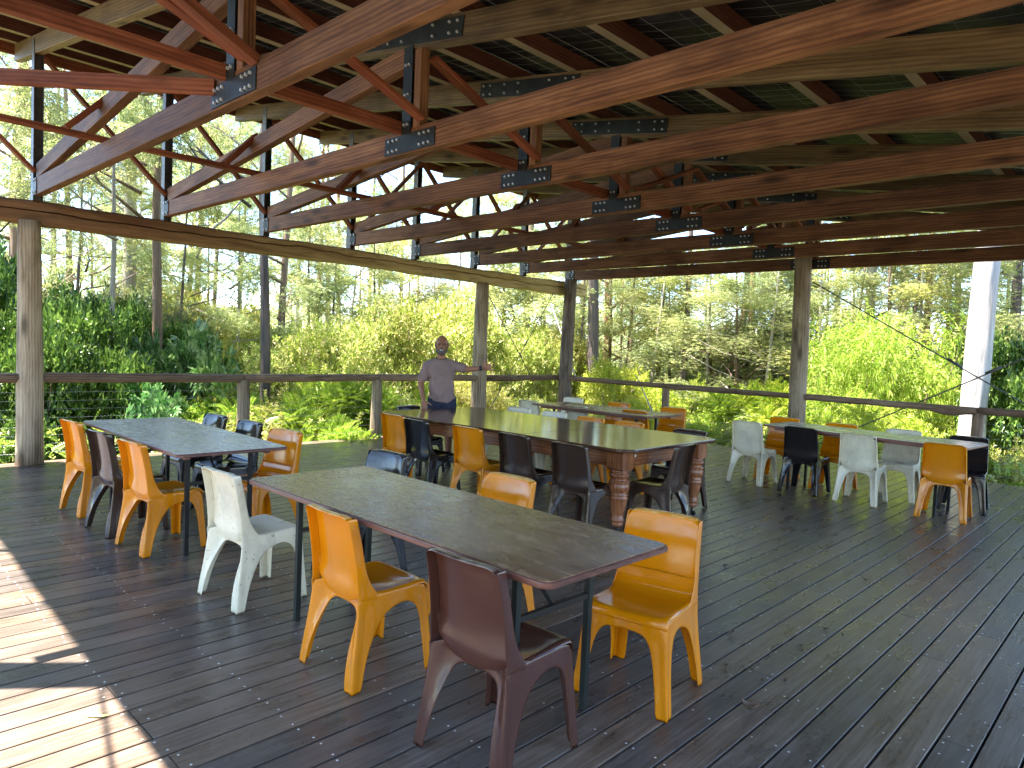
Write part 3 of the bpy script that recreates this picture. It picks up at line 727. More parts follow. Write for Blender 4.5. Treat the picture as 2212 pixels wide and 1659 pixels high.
# ------------------------------------------------------------------ folding tables
def folding_table(cx, cy, L, W, rz, top_mat, leg_mat, label, group=None, h=.77, seam=True, inset=.30, legw=.46):
    t = root('folding_table', (cx, cy, 0), R(rz), label=label, cat='table', group=group); m = PW[t.name]
    def rounded(lx, ly, z0, z1, r=.05, c=.004):
        P = []
        for qx, qy, a0 in ((1, 1, 0), (-1, 1, 90), (-1, -1, 180), (1, -1, 270)):
            for s in range(6):
                a = R(a0 + 90 * s / 5); P.append((qx * (lx / 2 - r) + r * math.cos(a), qy * (ly / 2 - r) + r * math.sin(a)))
        n = len(P); lay = [(z0, 1 - c / lx * 2), (z0 + c, 1), (z1 - c, 1), (z1, 1 - c / lx * 2)]
        V = [(x * s, y * s, z) for z, s in lay for x, y in P]
        F = [(j * n + i, j * n + (i + 1) % n, (j + 1) * n + (i + 1) % n, (j + 1) * n + i) for j in range(3) for i in range(n)] + [tuple(range(n))[::-1], tuple(range(3 * n, 4 * n))]
        return V, F
    V, F = rounded(L, W, h - .026, h - .0035); obj('edge_moulding', mesh('edge_moulding', V, F, M_EDGE), t, m)
    def panel(x0, x1, rl, rr):
        y0, y1 = -W / 2 + .012, W / 2 - .012; P = []
        for cx_, cy_, a0, r in ((x1, y1, 0, rr), (x0, y1, 90, rl), (x0, y0, 180, rl), (x1, y0, 270, rr)):
            qx, qy = (1 if cx_ == x1 else -1), (1 if cy_ == y1 else -1)
            for k in range(5):
                a = R(a0 + 90 * k / 4); P.append((cx_ - qx * r + r * math.cos(a), cy_ - qy * r + r * math.sin(a)))
        n = len(P); V = [(x, y, z) for z in (h - .0034, h + .001) for x, y in P]
        F = [(k, (k + 1) % n, n + (k + 1) % n, n + k) for k in range(n)] + [tuple(range(n))[::-1], tuple(range(n, 2 * n))]
        obj('top_panel', mesh('top_panel', V, F, top_mat), t, m)
    if seam: panel(-L / 2 + .012, -.0008, .04, .0005); panel(.0008, L / 2 - .012, .0005, .04)
    else: panel(-L / 2 + .012, L / 2 - .012, .04, .04)
    for s in (-1, 1):
        lx = s * (L / 2 - inset)
        for q in (-1, 1):
            mb = MB(); mb.box((lx - .014, q * legw / 2 - .014, 0), (lx + .014, q * legw / 2 + .014, h - .028), .003); mb.build('leg', leg_mat, t, m)
        mb = MB(); mb.box((lx - .011, -legw / 2 + .0145, .50), (lx + .011, legw / 2 - .0145, .522), .002); mb.build('cross_bar', M_BLACKM, t, m)
        mb = MB(); mb.tube([(lx - s * .012, 0, .515), (lx - s * .26, 0, h - .03)], .009, 6); mb.box((lx - s * .26 - .03, -.03, h - .034), (lx - s * .26 + .03, .03, h - .0265)); mb.build('stay', M_BLACKM, t, m)
    for q in (-1, 1):
        mb = MB(); mb.box((-L / 2 + .12, q * (W / 2 - .11) - .018, h - .060), (L / 2 - .12, q * (W / 2 - .11) + .018, h - .0265), .002); mb.build('batten', M_EDGE, t, m)
folding_table(-2.64, 2.22, 2.26, .80, -.4, M_TOPA, M_GREENM, 'long worn brown table nearest the photographer with a chipped edge', 'narrow folding tables', inset=.30)
folding_table(-5.83, 2.235, 2.18, .80, -.5, M_TOPB, M_BLACKM, 'faded grey topped table on the left beside the rail', 'narrow folding tables', inset=.27)
folding_table(-5.88, 8.08, 2.05, .84, -1, M_TOPA, M_BLACKM, 'brown topped narrow table farthest back, before the corner post', 'narrow folding tables', seam=False)
folding_table(-2.57, 8.68, 2.2, .78, -4, M_TOPB, M_BLACKM, 'pale topped narrow table on the right, in front of the tall post', 'narrow folding tables', seam=False)

# ------------------------------------------------------------------ big varnished table
bt = root('dining_table', (-4.975, 5.60, 0), 0, label='big varnished dining table with chamfered corners and fat turned legs', cat='table')
bmx = PW[bt.name]; Lx, Wy, hh = 3.49, 1.60, .77
cuts = [-Lx / 2, -1.14, -.58, -.02, .54, 1.12, Lx / 2]
for i in range(6):
    a, b = cuts[i] + .0012, cuts[i + 1] - .0012; y0 = Wy / 2; ch = .11
    if i == 0: P = [(a + ch, -y0), (b, -y0), (b, y0), (a + ch, y0), (a, y0 - ch), (a, -y0 + ch)]
    elif i == 5: P = [(a, -y0), (b - ch, -y0), (b, -y0 + ch), (b, y0 - ch), (b - ch, y0), (a, y0)]
    else: P = [(a, -y0), (b, -y0), (b, y0), (a, y0)]
    n = len(P); dz = random.uniform(-.0008, .0008); V = []
    cxm = (a + b) / 2
    for z, s in ((hh - .030, .988), (hh - .018, 1.0), (hh - .006, 1.0), (hh + dz, .994)):
        V += [((x - cxm) * (1 if i not in (0, 5) else s) + cxm, y * s, z) for x, y in P]
    F = [(j * n + k, j * n + (k + 1) % n, (j + 1) * n + (k + 1) % n, (j + 1) * n + k) for j in range(3) for k in range(n)] + [tuple(range(n))[::-1], tuple(range(3 * n, 4 * n))]
    # grain runs along the table: turn object so its X is the table's X
    obj('table_leaf', mesh('table_leaf', V, F, M_VARN), bt, bmx)
for q in (-1, 1):
    beam('apron', bmx @ Vector((-1.46, q * .665, .668)), bmx @ Vector((1.46, q * .665, .668)), .028, .142, M_CEDAR, bt)
    beam('apron', bmx @ Vector((q * 1.595, -.52, .668)), bmx @ Vector((q * 1.595, .52, .668)), .028, .142, M_CEDAR, bt)
    mb = MB(); mb.box((q * 1.609 - .004, -.48, .61), (q * 1.609 + .004, .48, .628), .002); mb.build('moulding', M_CEDAR, bt, bmx)
prof = [(.030, .085), (.040, .088), (.052, .10), (.055, .115), (.046, .128), (.060, .140), (.062, .150), (.050, .160), (.056, .20), (.066, .25), (.074, .30), (.078, .325), (.084, .332), (.084, .342), (.074, .350), (.080, .36), (.080, .368), (.070, .376),
        (.086, .40), (.093, .425), (.092, .45), (.084, .465), (.090, .47), (.090, .478), (.076, .486), (.070, .50), (.078, .515), (.088, .525), (.090, .535), (.080, .545), (.068, .552), (.080, .560), (.080, .572), (.072, .578)]
for sx in (-1, 1):
    for sy in (-1, 1):
        lx, ly = sx * 1.565, sy * .635
        lg = lathe_obj('leg', prof, M_CEDARZ, bt, bmx @ Matrix.Translation((lx, ly, 0)), 28)
        mb = MB(); P = [(.085, -.062), (.062, -.085), (-.085, -.085), (-.085, .085), (.085, .085)]
        mb.box((-.083, -.083, .575), (.083, .083, .738), .016, Matrix.Identity(4)); mb.build('leg_block', M_CEDARZ, lg, bmx @ Matrix.Translation((lx, ly, 0)))
        mb = MB(); V, F = tube([(0, 0, .03), (0, 0, .09)], .012, 8); mb.add(V, F)
        V, F = tube([(.018, -.012, .024), (.018, .012, .024)], .024, 14); mb.add(V, F); mb.build('caster', M_BLACKM, lg, bmx @ Matrix.Translation((lx, ly, 0)))
lg = lathe_obj('leg', prof, M_CEDARZ, bt, bmx @ Matrix.Translation((-.1, 0, 0)), 24)
mb = MB(); mb.box((-.07, -.07, .575), (.07, .07, .738), .01); mb.build('leg_block', M_CEDARZ, lg, bmx @ Matrix.Translation((-.1, 0, 0)))
beam('cross_rail', bmx @ Vector((-.1, -.65, .70)), bmx @ Vector((-.1, -.075, .70)), .04, .07, M_CEDAR, bt)
beam('cross_rail', bmx @ Vector((-.1, .075, .70)), bmx @ Vector((-.1, .65, .70)), .04, .07, M_CEDAR, bt)
mb = MB(); V, F = tube([(1.655, -.55, .70), (1.6585, -.55, .70)], .014, 12); mb.add(V, F); mb.build('wood_plug', simple('pale wood plug', (.6, .5, .36)), bt, bmx)

# ------------------------------------------------------------------ the man
def cap(p0, p1, r0, r1, n=12):
    p0, p1 = Vector(p0), Vector(p1); d = (p1 - p0); L = d.length; d.normalize(); pts = []; rs = []
    for k in range(4): a = math.pi / 2 * k / 4; pts.append(p0 - d * r0 * math.cos(a)); rs.append(max(.0006, r0 * math.sin(a)))
    for k in range(5): pts.append(p0.lerp(p1, k / 4)); rs.append(r0 + (r1 - r0) * k / 4)
    for k in range(1, 5): a = math.pi / 2 * k / 4; pts.append(p1 + d * r1 * math.sin(a)); rs.append(max(.0006, r1 * math.cos(a)))
    return tube(pts, rs, n)
def ell(c, r, rot=None, n=16):
    V, F = [], []
    for j in range(n // 2 + 1):
        t = math.pi * j / (n // 2)
        for k in range(n):
            a = 2 * math.pi * k / n; v = Vector((r[0] * math.sin(t) * math.cos(a), r[1] * math.sin(t) * math.sin(a), r[2] * math.cos(t)))
            if rot: v = rot @ v
            V.append(v + Vector(c))
    for j in range(n // 2):
        for k in range(n): F.append((j * n + k, (j + 1) * n + k, (j + 1) * n + (k + 1) % n, j * n + (k + 1) % n))
    return V, F
def fused(name, shapes, mat, parent, m, voxel=.008, smooth=3, cuts=()):
    mb = MB()
    for V, F in shapes: mb.add(V, F)
    me = mesh(name, mb.V, mb.F, None); tmp = bpy.data.objects.new('tmp', me); col.objects.link(tmp)
    rm = tmp.modifiers.new('r', 'REMESH'); rm.mode = 'VOXEL'; rm.voxel_size = voxel
    if smooth: sm = tmp.modifiers.new('s', 'SMOOTH'); sm.iterations = smooth; sm.factor = .6
    m2 = bpy.data.meshes.new_from_object(tmp.evaluated_get(bpy.context.evaluated_depsgraph_get())); bpy.data.objects.remove(tmp)
    for co, no in cuts:
        bm = bmesh.new(); bm.from_mesh(m2)
        bmesh.ops.bisect_plane(bm, geom=bm.verts[:] + bm.edges[:] + bm.faces[:], plane_co=co, plane_no=no, clear_outer=True)
        bmesh.ops.holes_fill(bm, edges=[e for e in bm.edges if e.is_boundary], sides=0); bm.to_mesh(m2); bm.free()
    m2.name = name; m2.materials.clear(); m2.materials.append(mat); m2.polygons.foreach_set('use_smooth', [True] * len(m2.polygons))
    return obj(name, m2, parent, m)
M_SKIN = simple('tanned skin', (.33, .150, .088), .5, .4, nscale=9, namp=.12)
M_SHIRT = simple('dusty mauve cotton', (.27, .182, .168), .9, .2, nscale=6, namp=.12, bump=.3)
M_SHORT = simple('dark navy cloth', (.030, .036, .060), .9, .2, nscale=8, namp=.25)
M_HAIR = simple('grey brown stubble', (.07, .055, .045), .9, .2, nscale=60, namp=.5)
M_BEARD = simple('grey beard', (.13, .105, .09), .9, .2, nscale=50, namp=.6)
M_DARK = simple('black rubber strap', (.012, .012, .013), .5)
mx, my = -7.02, 6.02
man = root('person', (mx, my, 0), math.atan2(-.755, -.656), label='smiling bald bearded man in a mauve t-shirt pointing his left hand at a post', cat='person'); mm = PW[man.name]
body = []
S_R, E_R, W_R = (.170, -.01, 1.285), (.255, .03, 1.055), (.205, .235, .855)
S_L, E_L, W_L = (-.175, 0, 1.300), (-.350, .045, 1.262), (-.525, .115, 1.288)
body += [ell((0, 0, 1.22), (.165, .105, .17)), ell((-.015, .02, 1.0), (.155, .115, .2)), ell((-.03, 0, .86), (.16, .115, .12)), cap((0, -.015, 1.36), (.005, .01, 1.47), .056, .052)]
body += [cap(S_R, E_R, .055, .043), cap(E_R, W_R, .043, .027), cap(S_L, E_L, .055, .042), cap(E_L, W_L, .041, .027), cap((-.1, -.01, 1.31), (.1, -.01, 1.31), .06, .06)]
# legs
for sx, k_, f_ in ((1, (.11, .03, .47), (.12, -.01, .09)), (-1, (-.13, .02, .47), (-.14, -.03, .09))):
    body += [cap((sx * .085 - .03, 0, .86), k_, .086, .056), cap(k_, f_, .056, .038), ell((k_[0] * .55 + f_[0] * .45, -.02, .36), (.055, .06, .11))]
# head with features
hc = Vector((0, .025, 1.562)); HS = 1.13
body += [ell(hc + Vector((0, -.005, .02)), (.073, .092, .092)), ell(hc + Vector((0, .028, -.045)), (.055, .062, .065)), ell(hc + Vector((0, .095, -.008)), (.012, .020, .024)), cap(hc + Vector((0, .085, .022)), hc + Vector((0, .108, -.018)), .008, .013),
         ell(hc + Vector((0, .080, .030)), (.045, .014, .010)), ell(hc + Vector((.076, -.005, -.005)), (.008, .018, .030)), ell(hc + Vector((-.076, -.005, -.005)), (.008, .018, .030)), ell(hc + Vector((.033, .07, -.02)), (.018, .016, .018)), ell(hc + Vector((-.033, .07, -.02)), (.018, .016, .018))]
def grow(shapes, k=HS, c=hc):
    return [([c + (Vector(v) - c) * k for v in V], F) for V, F in shapes]
body = body[:-9] + grow(body[-9:])
# hands
def hand(wr, d, palm_n, spread, curl, thumb):
    wr, d, pn = Vector(wr), Vector(d).normalized(), Vector(palm_n).normalized(); s = d.cross(pn).normalized(); out = []
    out.append(ell(wr + d * .05, (.040, .016, .046), Matrix((s, pn, d)).transposed().to_3x3()))
    for i, (off, L) in enumerate(((-.030, .070), (-.010, .080), (.011, .075), (.031, .058))):
        dd = (d + s * off * spread * 10 * .1).normalized(); a = wr + d * .078 + s * off
        b = a + (dd + pn * curl * .35).normalized() * L * .5; c = b + (dd + pn * curl * 1.1).normalized() * L * .5
        out += [cap(a, b, .0088, .008, 8), cap(b, c, .008, .0068, 8)]
    a = wr + d * .028 - s * .030 * thumb; b = a + (d * .5 - s * thumb).normalized() * .038; c = b + (d * .7 - s * thumb * .7).normalized() * .03
    out += [cap(a, b, .012, .010, 8), cap(b, c, .010, .008, 8)]
    return out
body += grow(hand(W_L, (-.95, .15, .18), (.15, .95, -.1), 7.0, .10, 1.0), 1.18, Vector(W_L))      # thumb up
body += grow(hand(W_R, (-.15, .55, -.80), (.2, -.75, -.55), .6, .9, -1.0), 1.1, Vector(W_R))
fused('body', body, M_SKIN, man, mm, .0075, 3)
shirt = [ell((0, 0, 1.225), (.192, .122, .175)), ell((-.015, .02, 1.02), (.172, .13, .21)), ell((-.03, .01, .88), (.180, .132, .13)), cap((-.12, -.008, 1.312), (.12, -.008, 1.305), .072, .072), cap((0, -.01, 1.365), (.14, -.01, 1.31), .058, .060), cap((0, -.01, 1.365), (-.14, -.01, 1.32), .058, .060),
         cap(S_R, Vector(S_R).lerp(Vector(E_R), .66), .070, .066), cap(S_L, Vector(S_L).lerp(Vector(E_L), .62), .070, .066), cap((0, -.01, 1.33), (0, -.005, 1.375), .088, .078),
         cap((.10, .09, 1.15), (.02, .13, .90), .018, .022), cap((-.09, .09, 1.18), (-.02, .13, .92), .016, .02), cap((-.10, .08, 1.02), (.06, .125, .95), .014, .014)]
dR = (Vector(E_R) - Vector(S_R)).normalized(); dL = (Vector(E_L) - Vector(S_L)).normalized()
def cut_shirt():
    o = fused('t_shirt', shirt, M_SHIRT, man, mm, .009, 3, [((-.03, 0, .825), (.14, 0, -1)), ((0, 0, 1.392), (0, .30, 1))])
    return o
cut_shirt()
fused('neck_band', [tube([(.068 * math.cos(a), -.005 + .062 * math.sin(a), 1.394 - .020 * math.sin(a)) for a in [k * math.pi / 10 for k in range(20)]] + [(.068, -.005, 1.394)], .007, 8)], M_DARK, man, mm, .004, 1)
fused('shorts', [ell((-.03, 0, .86), (.170, .122, .12)), cap((.055, 0, .84), (.095, .03, .52), .108, .088), cap((-.115, 0, .84), (-.135, .02, .52), .108, .088)], M_SHORT, man, mm, .009, 2, [((0, 0, .50), (0, 0, -1))])
fused('beard', grow([ell(hc + Vector((0, .038, -.070)), (.057, .058, .050)), ell(hc + Vector((.058, .02, -.045)), (.012, .030, .042)), ell(hc + Vector((-.058, .02, -.045)), (.012, .030, .042)), ell(hc + Vector((0, .092, -.038)), (.030, .010, .008))]), M_BEARD, man, mm, .005, 2)
fused('hair', grow([ell(hc + Vector((0, -.028, .008)), (.0765, .078, .075)), ell(hc + Vector((.066, -.008, .012)), (.013, .035, .035)), ell(hc + Vector((-.066, -.008, .012)), (.013, .035, .035))]), M_HAIR, man, mm, .006, 2, [((0, 0, hc.z + .055), (0, .35, 1))])
mb = MB(); V, F = grow([ell(hc + Vector((0, .102, -.055)), (.022, .006, .0065))])[0]; mb.add(V, F); mb.build('smile', simple('teeth', (.65, .6, .55), .4), man, mm, True)
for s in (-1, 1):
    mb = MB(); V, F = grow([ell(hc + Vector((s * .030, .081, .010)), (.011, .008, .007))])[0]; mb.add(V, F); mb.build('eye', M_DARK, man, mm, True)
mb = MB()
for s in (-1, 1):
    V, F = tube([hc + Vector((s * .031 + .023 * math.cos(a), .103 - .010 * abs(math.cos(a)), .008 + .017 * math.sin(a))) for a in [k * math.pi / 9 for k in range(19)]], .0016, 5, False); mb.add(V, F)
    V, F = tube([hc + Vector((s * .053, .094, .012)), hc + Vector((s * .077, .01, .012))], .0016, 5); mb.add(V, F)
V, F = tube([hc + Vector((-.010, .103, .012)), hc + Vector((.010, .103, .012))], .0016, 5); mb.add(V, F)
mb.V = [hc + (v - hc) * HS for v in mb.V]; mb.build('glasses', M_ROD, man, mm)
wd = (Vector(W_L) - Vector(E_L)).normalized()
mb = MB(); V, F = tube([Vector(W_L) - wd * .022, Vector(W_L) - wd * .002], .0335, 14); mb.add(V, F); mb.box((-.018, .026, -.016), (.018, .037, .016), .003, Matrix.Translation(Vector(W_L) - wd * .012)); mb.build('watch', M_DARK, man, mm, True)
for sx in (.12, -.14):
    fused('shoe', [ell((sx, .05, .045), (.048, .115, .042)), ell((sx, -.035, .06), (.040, .05, .055)), cap((sx, -.05, .016), (sx, .12, .014), .04, .042)], M_DARK, man, mm, .008, 2, [((0, 0, .001), (0, 0, -1))])
    mb = MB(); V, F = tube([(sx, -.02, .08), (sx, -.018, .17)], .045, 14); mb.add(V, F); mb.build('sock', M_SHORT, man, mm, True)

# ------------------------------------------------------------------ dry leaves on the deck
M_DRY = simple('dry brown leaf', (.13, .085, .055), .8, nscale=12, namp=.4); M_YEL = simple('yellow leaf', (.70, .62, .16), .6); M_TAN = simple('tan leaf', (.36, .20, .10), .7)
def dry_leaf(x, y, L, W, rz, curl, mat, label, stem=.4, group=None):
    n = 8; V = []
    for i in range(n + 1):
        t = i / n; wv = W * math.sin(math.pi * min(1, t * .96 + .03)) ** .8
        z = .003 + curl * (4 * (t - .5) ** 2) * L * .35
        for s in (-1, -.5, 0, .5, 1): V.append((L * (t - .5), s * wv / 2, z + abs(s) * curl * W * .5 + .0015 * math.sin(9 * t + s * 3)))
    F = [(i * 5 + k, i * 5 + k + 1, (i + 1) * 5 + k + 1, (i + 1) * 5 + k) for i in range(n) for k in range(4)]
    mb = MB(); mb.add(V, F); V, F = tube([(-L / 2, 0, .004 + curl * L * .35), (-L / 2 - L * stem, .01, .004)], .0012, 4); mb.add(V, F)
    o = mb.build('dry_leaf', mat, None, Matrix.Translation((x, y, 0)) @ Matrix.Rotation(R(rz), 4, 'Z'), True); tag(o, label, 'leaf', group)
dry_leaf(-3.09, .894, .085, .022, 48, .15, M_YEL, 'yellow leaf lying in the sun patch at the lower left')
dry_leaf(-2.115, 2.25, .09, .028, 38, .5, M_TAN, 'curled tan leaf behind the leg of the nearest brown chair')
for (x, y, L, W, a, c, lb) in [(-1.297, 3.00, .075, .045, 20, .9, 'curled dark leaf at the near end of the twig on the open boards'), (-1.262, 3.09, .05, .03, 80, .8, 'small crumpled leaf in the middle of the twig on the right'),
        (-1.752, 3.74, .05, .03, 100, .9, 'crumpled dark leaf standing upright between boards right of the orange chair'), (-1.413, 4.245, .045, .022, 10, .7, 'dark leaf beside a board joint, farther of a pair'),
        (-1.565, 5.456, .085, .014, -30, .6, 'long thin curved dark leaf far out on the open floor'), (-2.384, 4.914, .035, .025, 60, .9, 'tiny dark leaf close behind the orange corner chair'),
        (-1.415, 3.88, .03, .022, 20, .8, 'small pale brown leaf nearest the joint of two boards'), (-1.311, 4.227, .035, .015, 120, .6, 'light brown leaf on edge near the board joint'),
        (-1.383, 3.315, .035, .02, 0, .7, 'little dark leaf caught in the gap between boards'), (-1.302, 3.396, .04, .02, 130, .8, 'small brown leaf right of the gap above the twig'),
        (-1.578, 3.319, .035, .025, 90, .9, 'small dark curl of leaf left of the twig'), (-1.637, 3.10, .05, .03, 150, .8, 'crumpled leaf beside the foot of the orange corner chair')]:
    dry_leaf(x, y, L, W, a, c, M_DRY, lb)
mb = MB(); V, F = tube([(-1.30, 3.0, .008), (-1.26, 3.08, .016), (-1.235, 3.15, .006), (-1.21, 3.24, .005)], [.003, .0025, .002, .0015], 5); mb.add(V, F)
V, F = tube([(-1.26, 3.08, .014), (-1.275, 3.15, .02), (-1.27, 3.19, .006)], .0014, 4); mb.add(V, F)
tag(mb.build('twig', M_DRY, None, smooth=True), 'thin bent twig with curled leaves on the open boards', 'twig')
# ------------------------------------------------------------------ leaves and bark
def leaf_mat(name, cols_, trans=.42, rough=.38, gloss=.5):
    t = NT(name); geo = t.n('ShaderNodeNewGeometry'); oi = t.n('ShaderNodeObjectInfo')
    n = len(cols_); c = t.ramp(geo.outputs['Random Per Island'], [(i / (n - 1), cc) for i, cc in enumerate(cols_)])
    big = t.noise(geo.outputs['Position'], .9, 3, .6)
    hs = t.n('ShaderNodeHueSaturation'); t.l(c, hs.inputs['Color']); t.l(t.math('ADD', t.math('MULTIPLY', big, 1.1), .45), hs.inputs['Value'])
    t.l(t.math('ADD', t.math('MULTIPLY', oi.outputs['Random'], .04), .48), hs.inputs['Hue'])
    p = t.pbr(hs.outputs[0], rough, gloss); tr = t.n('ShaderNodeBsdfTranslucent'); mx_ = t.n('ShaderNodeMixShader'); mx_.inputs[0].default_value = trans
    t.l(hs.outputs[0], tr.inputs[0]); t.l(p.outputs[0], mx_.inputs[1]); t.l(tr.outputs[0], mx_.inputs[2]); t.l(mx_.outputs[0], t.out.inputs[0])
    return t.m
L_DEEP = leaf_mat('deep green laurel leaf', [(.030, .075, .014), (.06, .13, .020), (.12, .22, .032), (.25, .37, .09)], .35, .30)
L_FEATH = leaf_mat('feathery green leaf', [(.14, .26, .02), (.25, .38, .035), (.36, .46, .05), (.48, .54, .10)], .45)
L_VINE = leaf_mat('yellow green vine leaf', [(.16, .24, .03), (.32, .40, .06), (.46, .50, .10), (.60, .58, .22), (.48, .38, .20)], .45, .34)
L_LIME = leaf_mat('lime green leaf', [(.24, .36, .03), (.36, .47, .05), (.48, .55, .08), (.60, .60, .18)], .5, .4)
L_PALM = leaf_mat('blue green palmate leaf', [(.045, .12, .025), (.09, .20, .05), (.17, .30, .09), (.32, .42, .20)], .35, .28)
L_GUM = leaf_mat('gum leaf', [(.20, .27, .08), (.36, .42, .13), (.50, .53, .22), (.64, .62, .34)], .60, .30)
L_OLIVE = leaf_mat('olive she-oak leaf', [(.08, .12, .045), (.13, .18, .07), (.22, .26, .12), (.34, .34, .2)], .35)
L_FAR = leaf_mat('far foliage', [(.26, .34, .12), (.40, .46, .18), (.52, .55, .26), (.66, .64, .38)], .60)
def bark(name, a, b, c):
    t = NT(name); g = t.noise(t.coords((14, 14, 1.3)), 1.2, 7, .65, .6); s = t.noise(t.coords((3, 3, .8)), 1.0, 4, .6)
    cc = t.ramp(t.math('ADD', t.math('MULTIPLY', g, .65), t.math('MULTIPLY', s, .35)), [(.32, a), (.5, b), (.66, c)])
    t.pbr(cc, .85, .2, normal=t.bump(g, .8, .02)); return t.m
BARK = dict(pale=bark('pale gum bark', (.24, .19, .14), (.42, .37, .30), (.56, .52, .45)), brown=bark('brown stringy bark', (.12, .075, .05), (.24, .165, .115), (.36, .27, .20)),
            dark=bark('dark iron bark', (.07, .055, .05), (.15, .12, .11), (.25, .21, .19)), red=bark('orange brown bark', (.20, .10, .055), (.38, .21, .12), (.50, .33, .22)),
            white=bark('white bark', (.30, .26, .22), (.52, .49, .46), (.62, .60, .58)))
def leafshape(base, tip, wid, side, fold):
    """folded rhombic leaf: four corners, two faces"""
    base, tip, side, fold = map(Vector, (base, tip, side, fold)); mid = base.lerp(tip, .42)
    return [base, mid + side * wid + fold, tip, mid - side * wid + fold]
def template(kind):
    V = []; rs = random.Random(5)
    def L(b, d, ln, wd, up):
        b, d, up = Vector(b), Vector(d).normalized(), Vector(up); s = d.cross(up).normalized(); V.extend(leafshape(b, b + d * ln, wd, s, up.normalized() * wd * .45))
    if kind == 'sprig':
        for i in range(9):
            a = i * 2.4; x = .15 + .1 * i; L((x - .1, 0, 0), (.75, math.cos(a), math.sin(a)), .42 + .1 * rs.random(), .11, (rs.uniform(-.4, .4), rs.uniform(-.4, .4), 1))
    elif kind == 'gum':
        for i in range(8):
            a = i * 2.1; L((.12 * i, .05 * math.cos(a), .05 * math.sin(a)), (.35, .5 * math.cos(a), -.9 + .5 * rs.random()), .62, .062, (math.cos(a), math.sin(a), .3))
    elif kind == 'pinnate':
        for i in range(9):
            for s in (-1, 1): L((.1 * i + .05, 0, -.012 * i * i * .4), (.45, s, -.1), .26 * (1 - .05 * i), .052, (0, 0, 1))
    elif kind == 'palmate':
        for i in range(8):
            a = 2 * math.pi * i / 8; L((.5 + .06 * math.cos(a), .06 * math.sin(a), 0), (math.cos(a), math.sin(a), -.35), .5, .105, (0, 0, 1))
    elif kind == 'needle':
        for i in range(10):
            a = i * 2.4; L((.08 * i, 0, 0), (.8, .45 * math.cos(a), .45 * math.sin(a) - .2), .7, .035, (0, math.sin(a), math.cos(a)))
    V = np.array([tuple(v) for v in V], np.float32); n = len(V) // 4; F = []
    for i in range(n): F += [(4 * i, 4 * i + 1, 4 * i + 2), (4 * i, 4 * i + 2, 4 * i + 3)]
    return V, np.array(F, np.int32)
TPL = {k: template(k) for k in ('sprig', 'gum', 'pinnate', 'palmate', 'needle')}
def scatter(name, P, D, S, kind, mat, g=rng):
    """P positions, D directions, S sizes -> one mesh of sprigs"""
    V0, F0 = TPL[kind]; n = len(P); D = D / np.linalg.norm(D, axis=1, keepdims=True)
    up = np.tile([0, 0, 1.0], (n, 1)) + g.normal(0, .35, (n, 3)); Yv = np.cross(up, D); Yv /= np.linalg.norm(Yv, axis=1, keepdims=True) + 1e-9; Zv = np.cross(D, Yv)
    Rm = np.stack([D, Yv, Zv], 1)        # rows
    V = np.einsum('vk,nkj->nvj', V0, Rm) * S[:, None, None] + P[:, None, :]
    F = F0[None] + (np.arange(n) * len(V0))[:, None, None]
    return fast_mesh(name, V.reshape(-1, 3), F.reshape(-1, 3), mat)
def crown_points(blobs, n, g, shell=.55, out=.8, droop=0.0, loose=.10):
    B = np.array(blobs, float); area = (B[:, 3] * B[:, 4] + B[:, 3] * B[:, 5] + B[:, 4] * B[:, 5]); idx = g.choice(len(B), n, p=area / area.sum())
    d = g.normal(size=(n, 3)); d /= np.linalg.norm(d, axis=1, keepdims=True); d[:, 2] = np.where((d[:, 2] < -.2) & (g.random(n) < .6), -d[:, 2], d[:, 2])
    r = shell + (1 - shell) * g.random(n) ** .6; r *= 1 + g.normal(0, loose, n)
    P = B[idx, :3] + d * B[idx, 3:6] * r[:, None]
    D = d * out + g.normal(0, .45, (n, 3)); D[:, 2] += .15 - droop
    return P, D
def bush_variant(kind, mat, nb, n, size, spread=(1, 1, 1), seed=0, droop=0.0, shell=.45, loose=.2, rr0=.85):
    g = np.random.default_rng(seed); blobs = []
    for i in range(nb):
        a = g.random() * 6.28; rr = g.random() ** .5 * rr0; zc = .18 + .78 * g.random(); k = 1 - .45 * abs(zc - .45)
        blobs.append((rr * math.cos(a) * spread[0] * k, rr * math.sin(a) * spread[1] * k, zc * spread[2], *(g.uniform(.16, .36, 3) * np.array(spread) * (1, 1, .75))))
    P, D = crown_points(blobs, n, g, shell, .8, droop, loose); S = size * g.uniform(.7, 1.3, n)
    me = scatter('foliage', P, D, S, kind, mat, g)
    mb = MB()
    for i in range(min(nb, 7)):
        bx, by, bz = blobs[i][:3]; V, F = tube([(bx * .08, by * .08, -.35), (bx * .4, by * .4, bz * .45), (bx, by, bz)], [.028, .018, .006], 6); mb.add(V, F)
    st = mesh('stem', mb.V, mb.F, BARK['brown'], True)
    return me, st
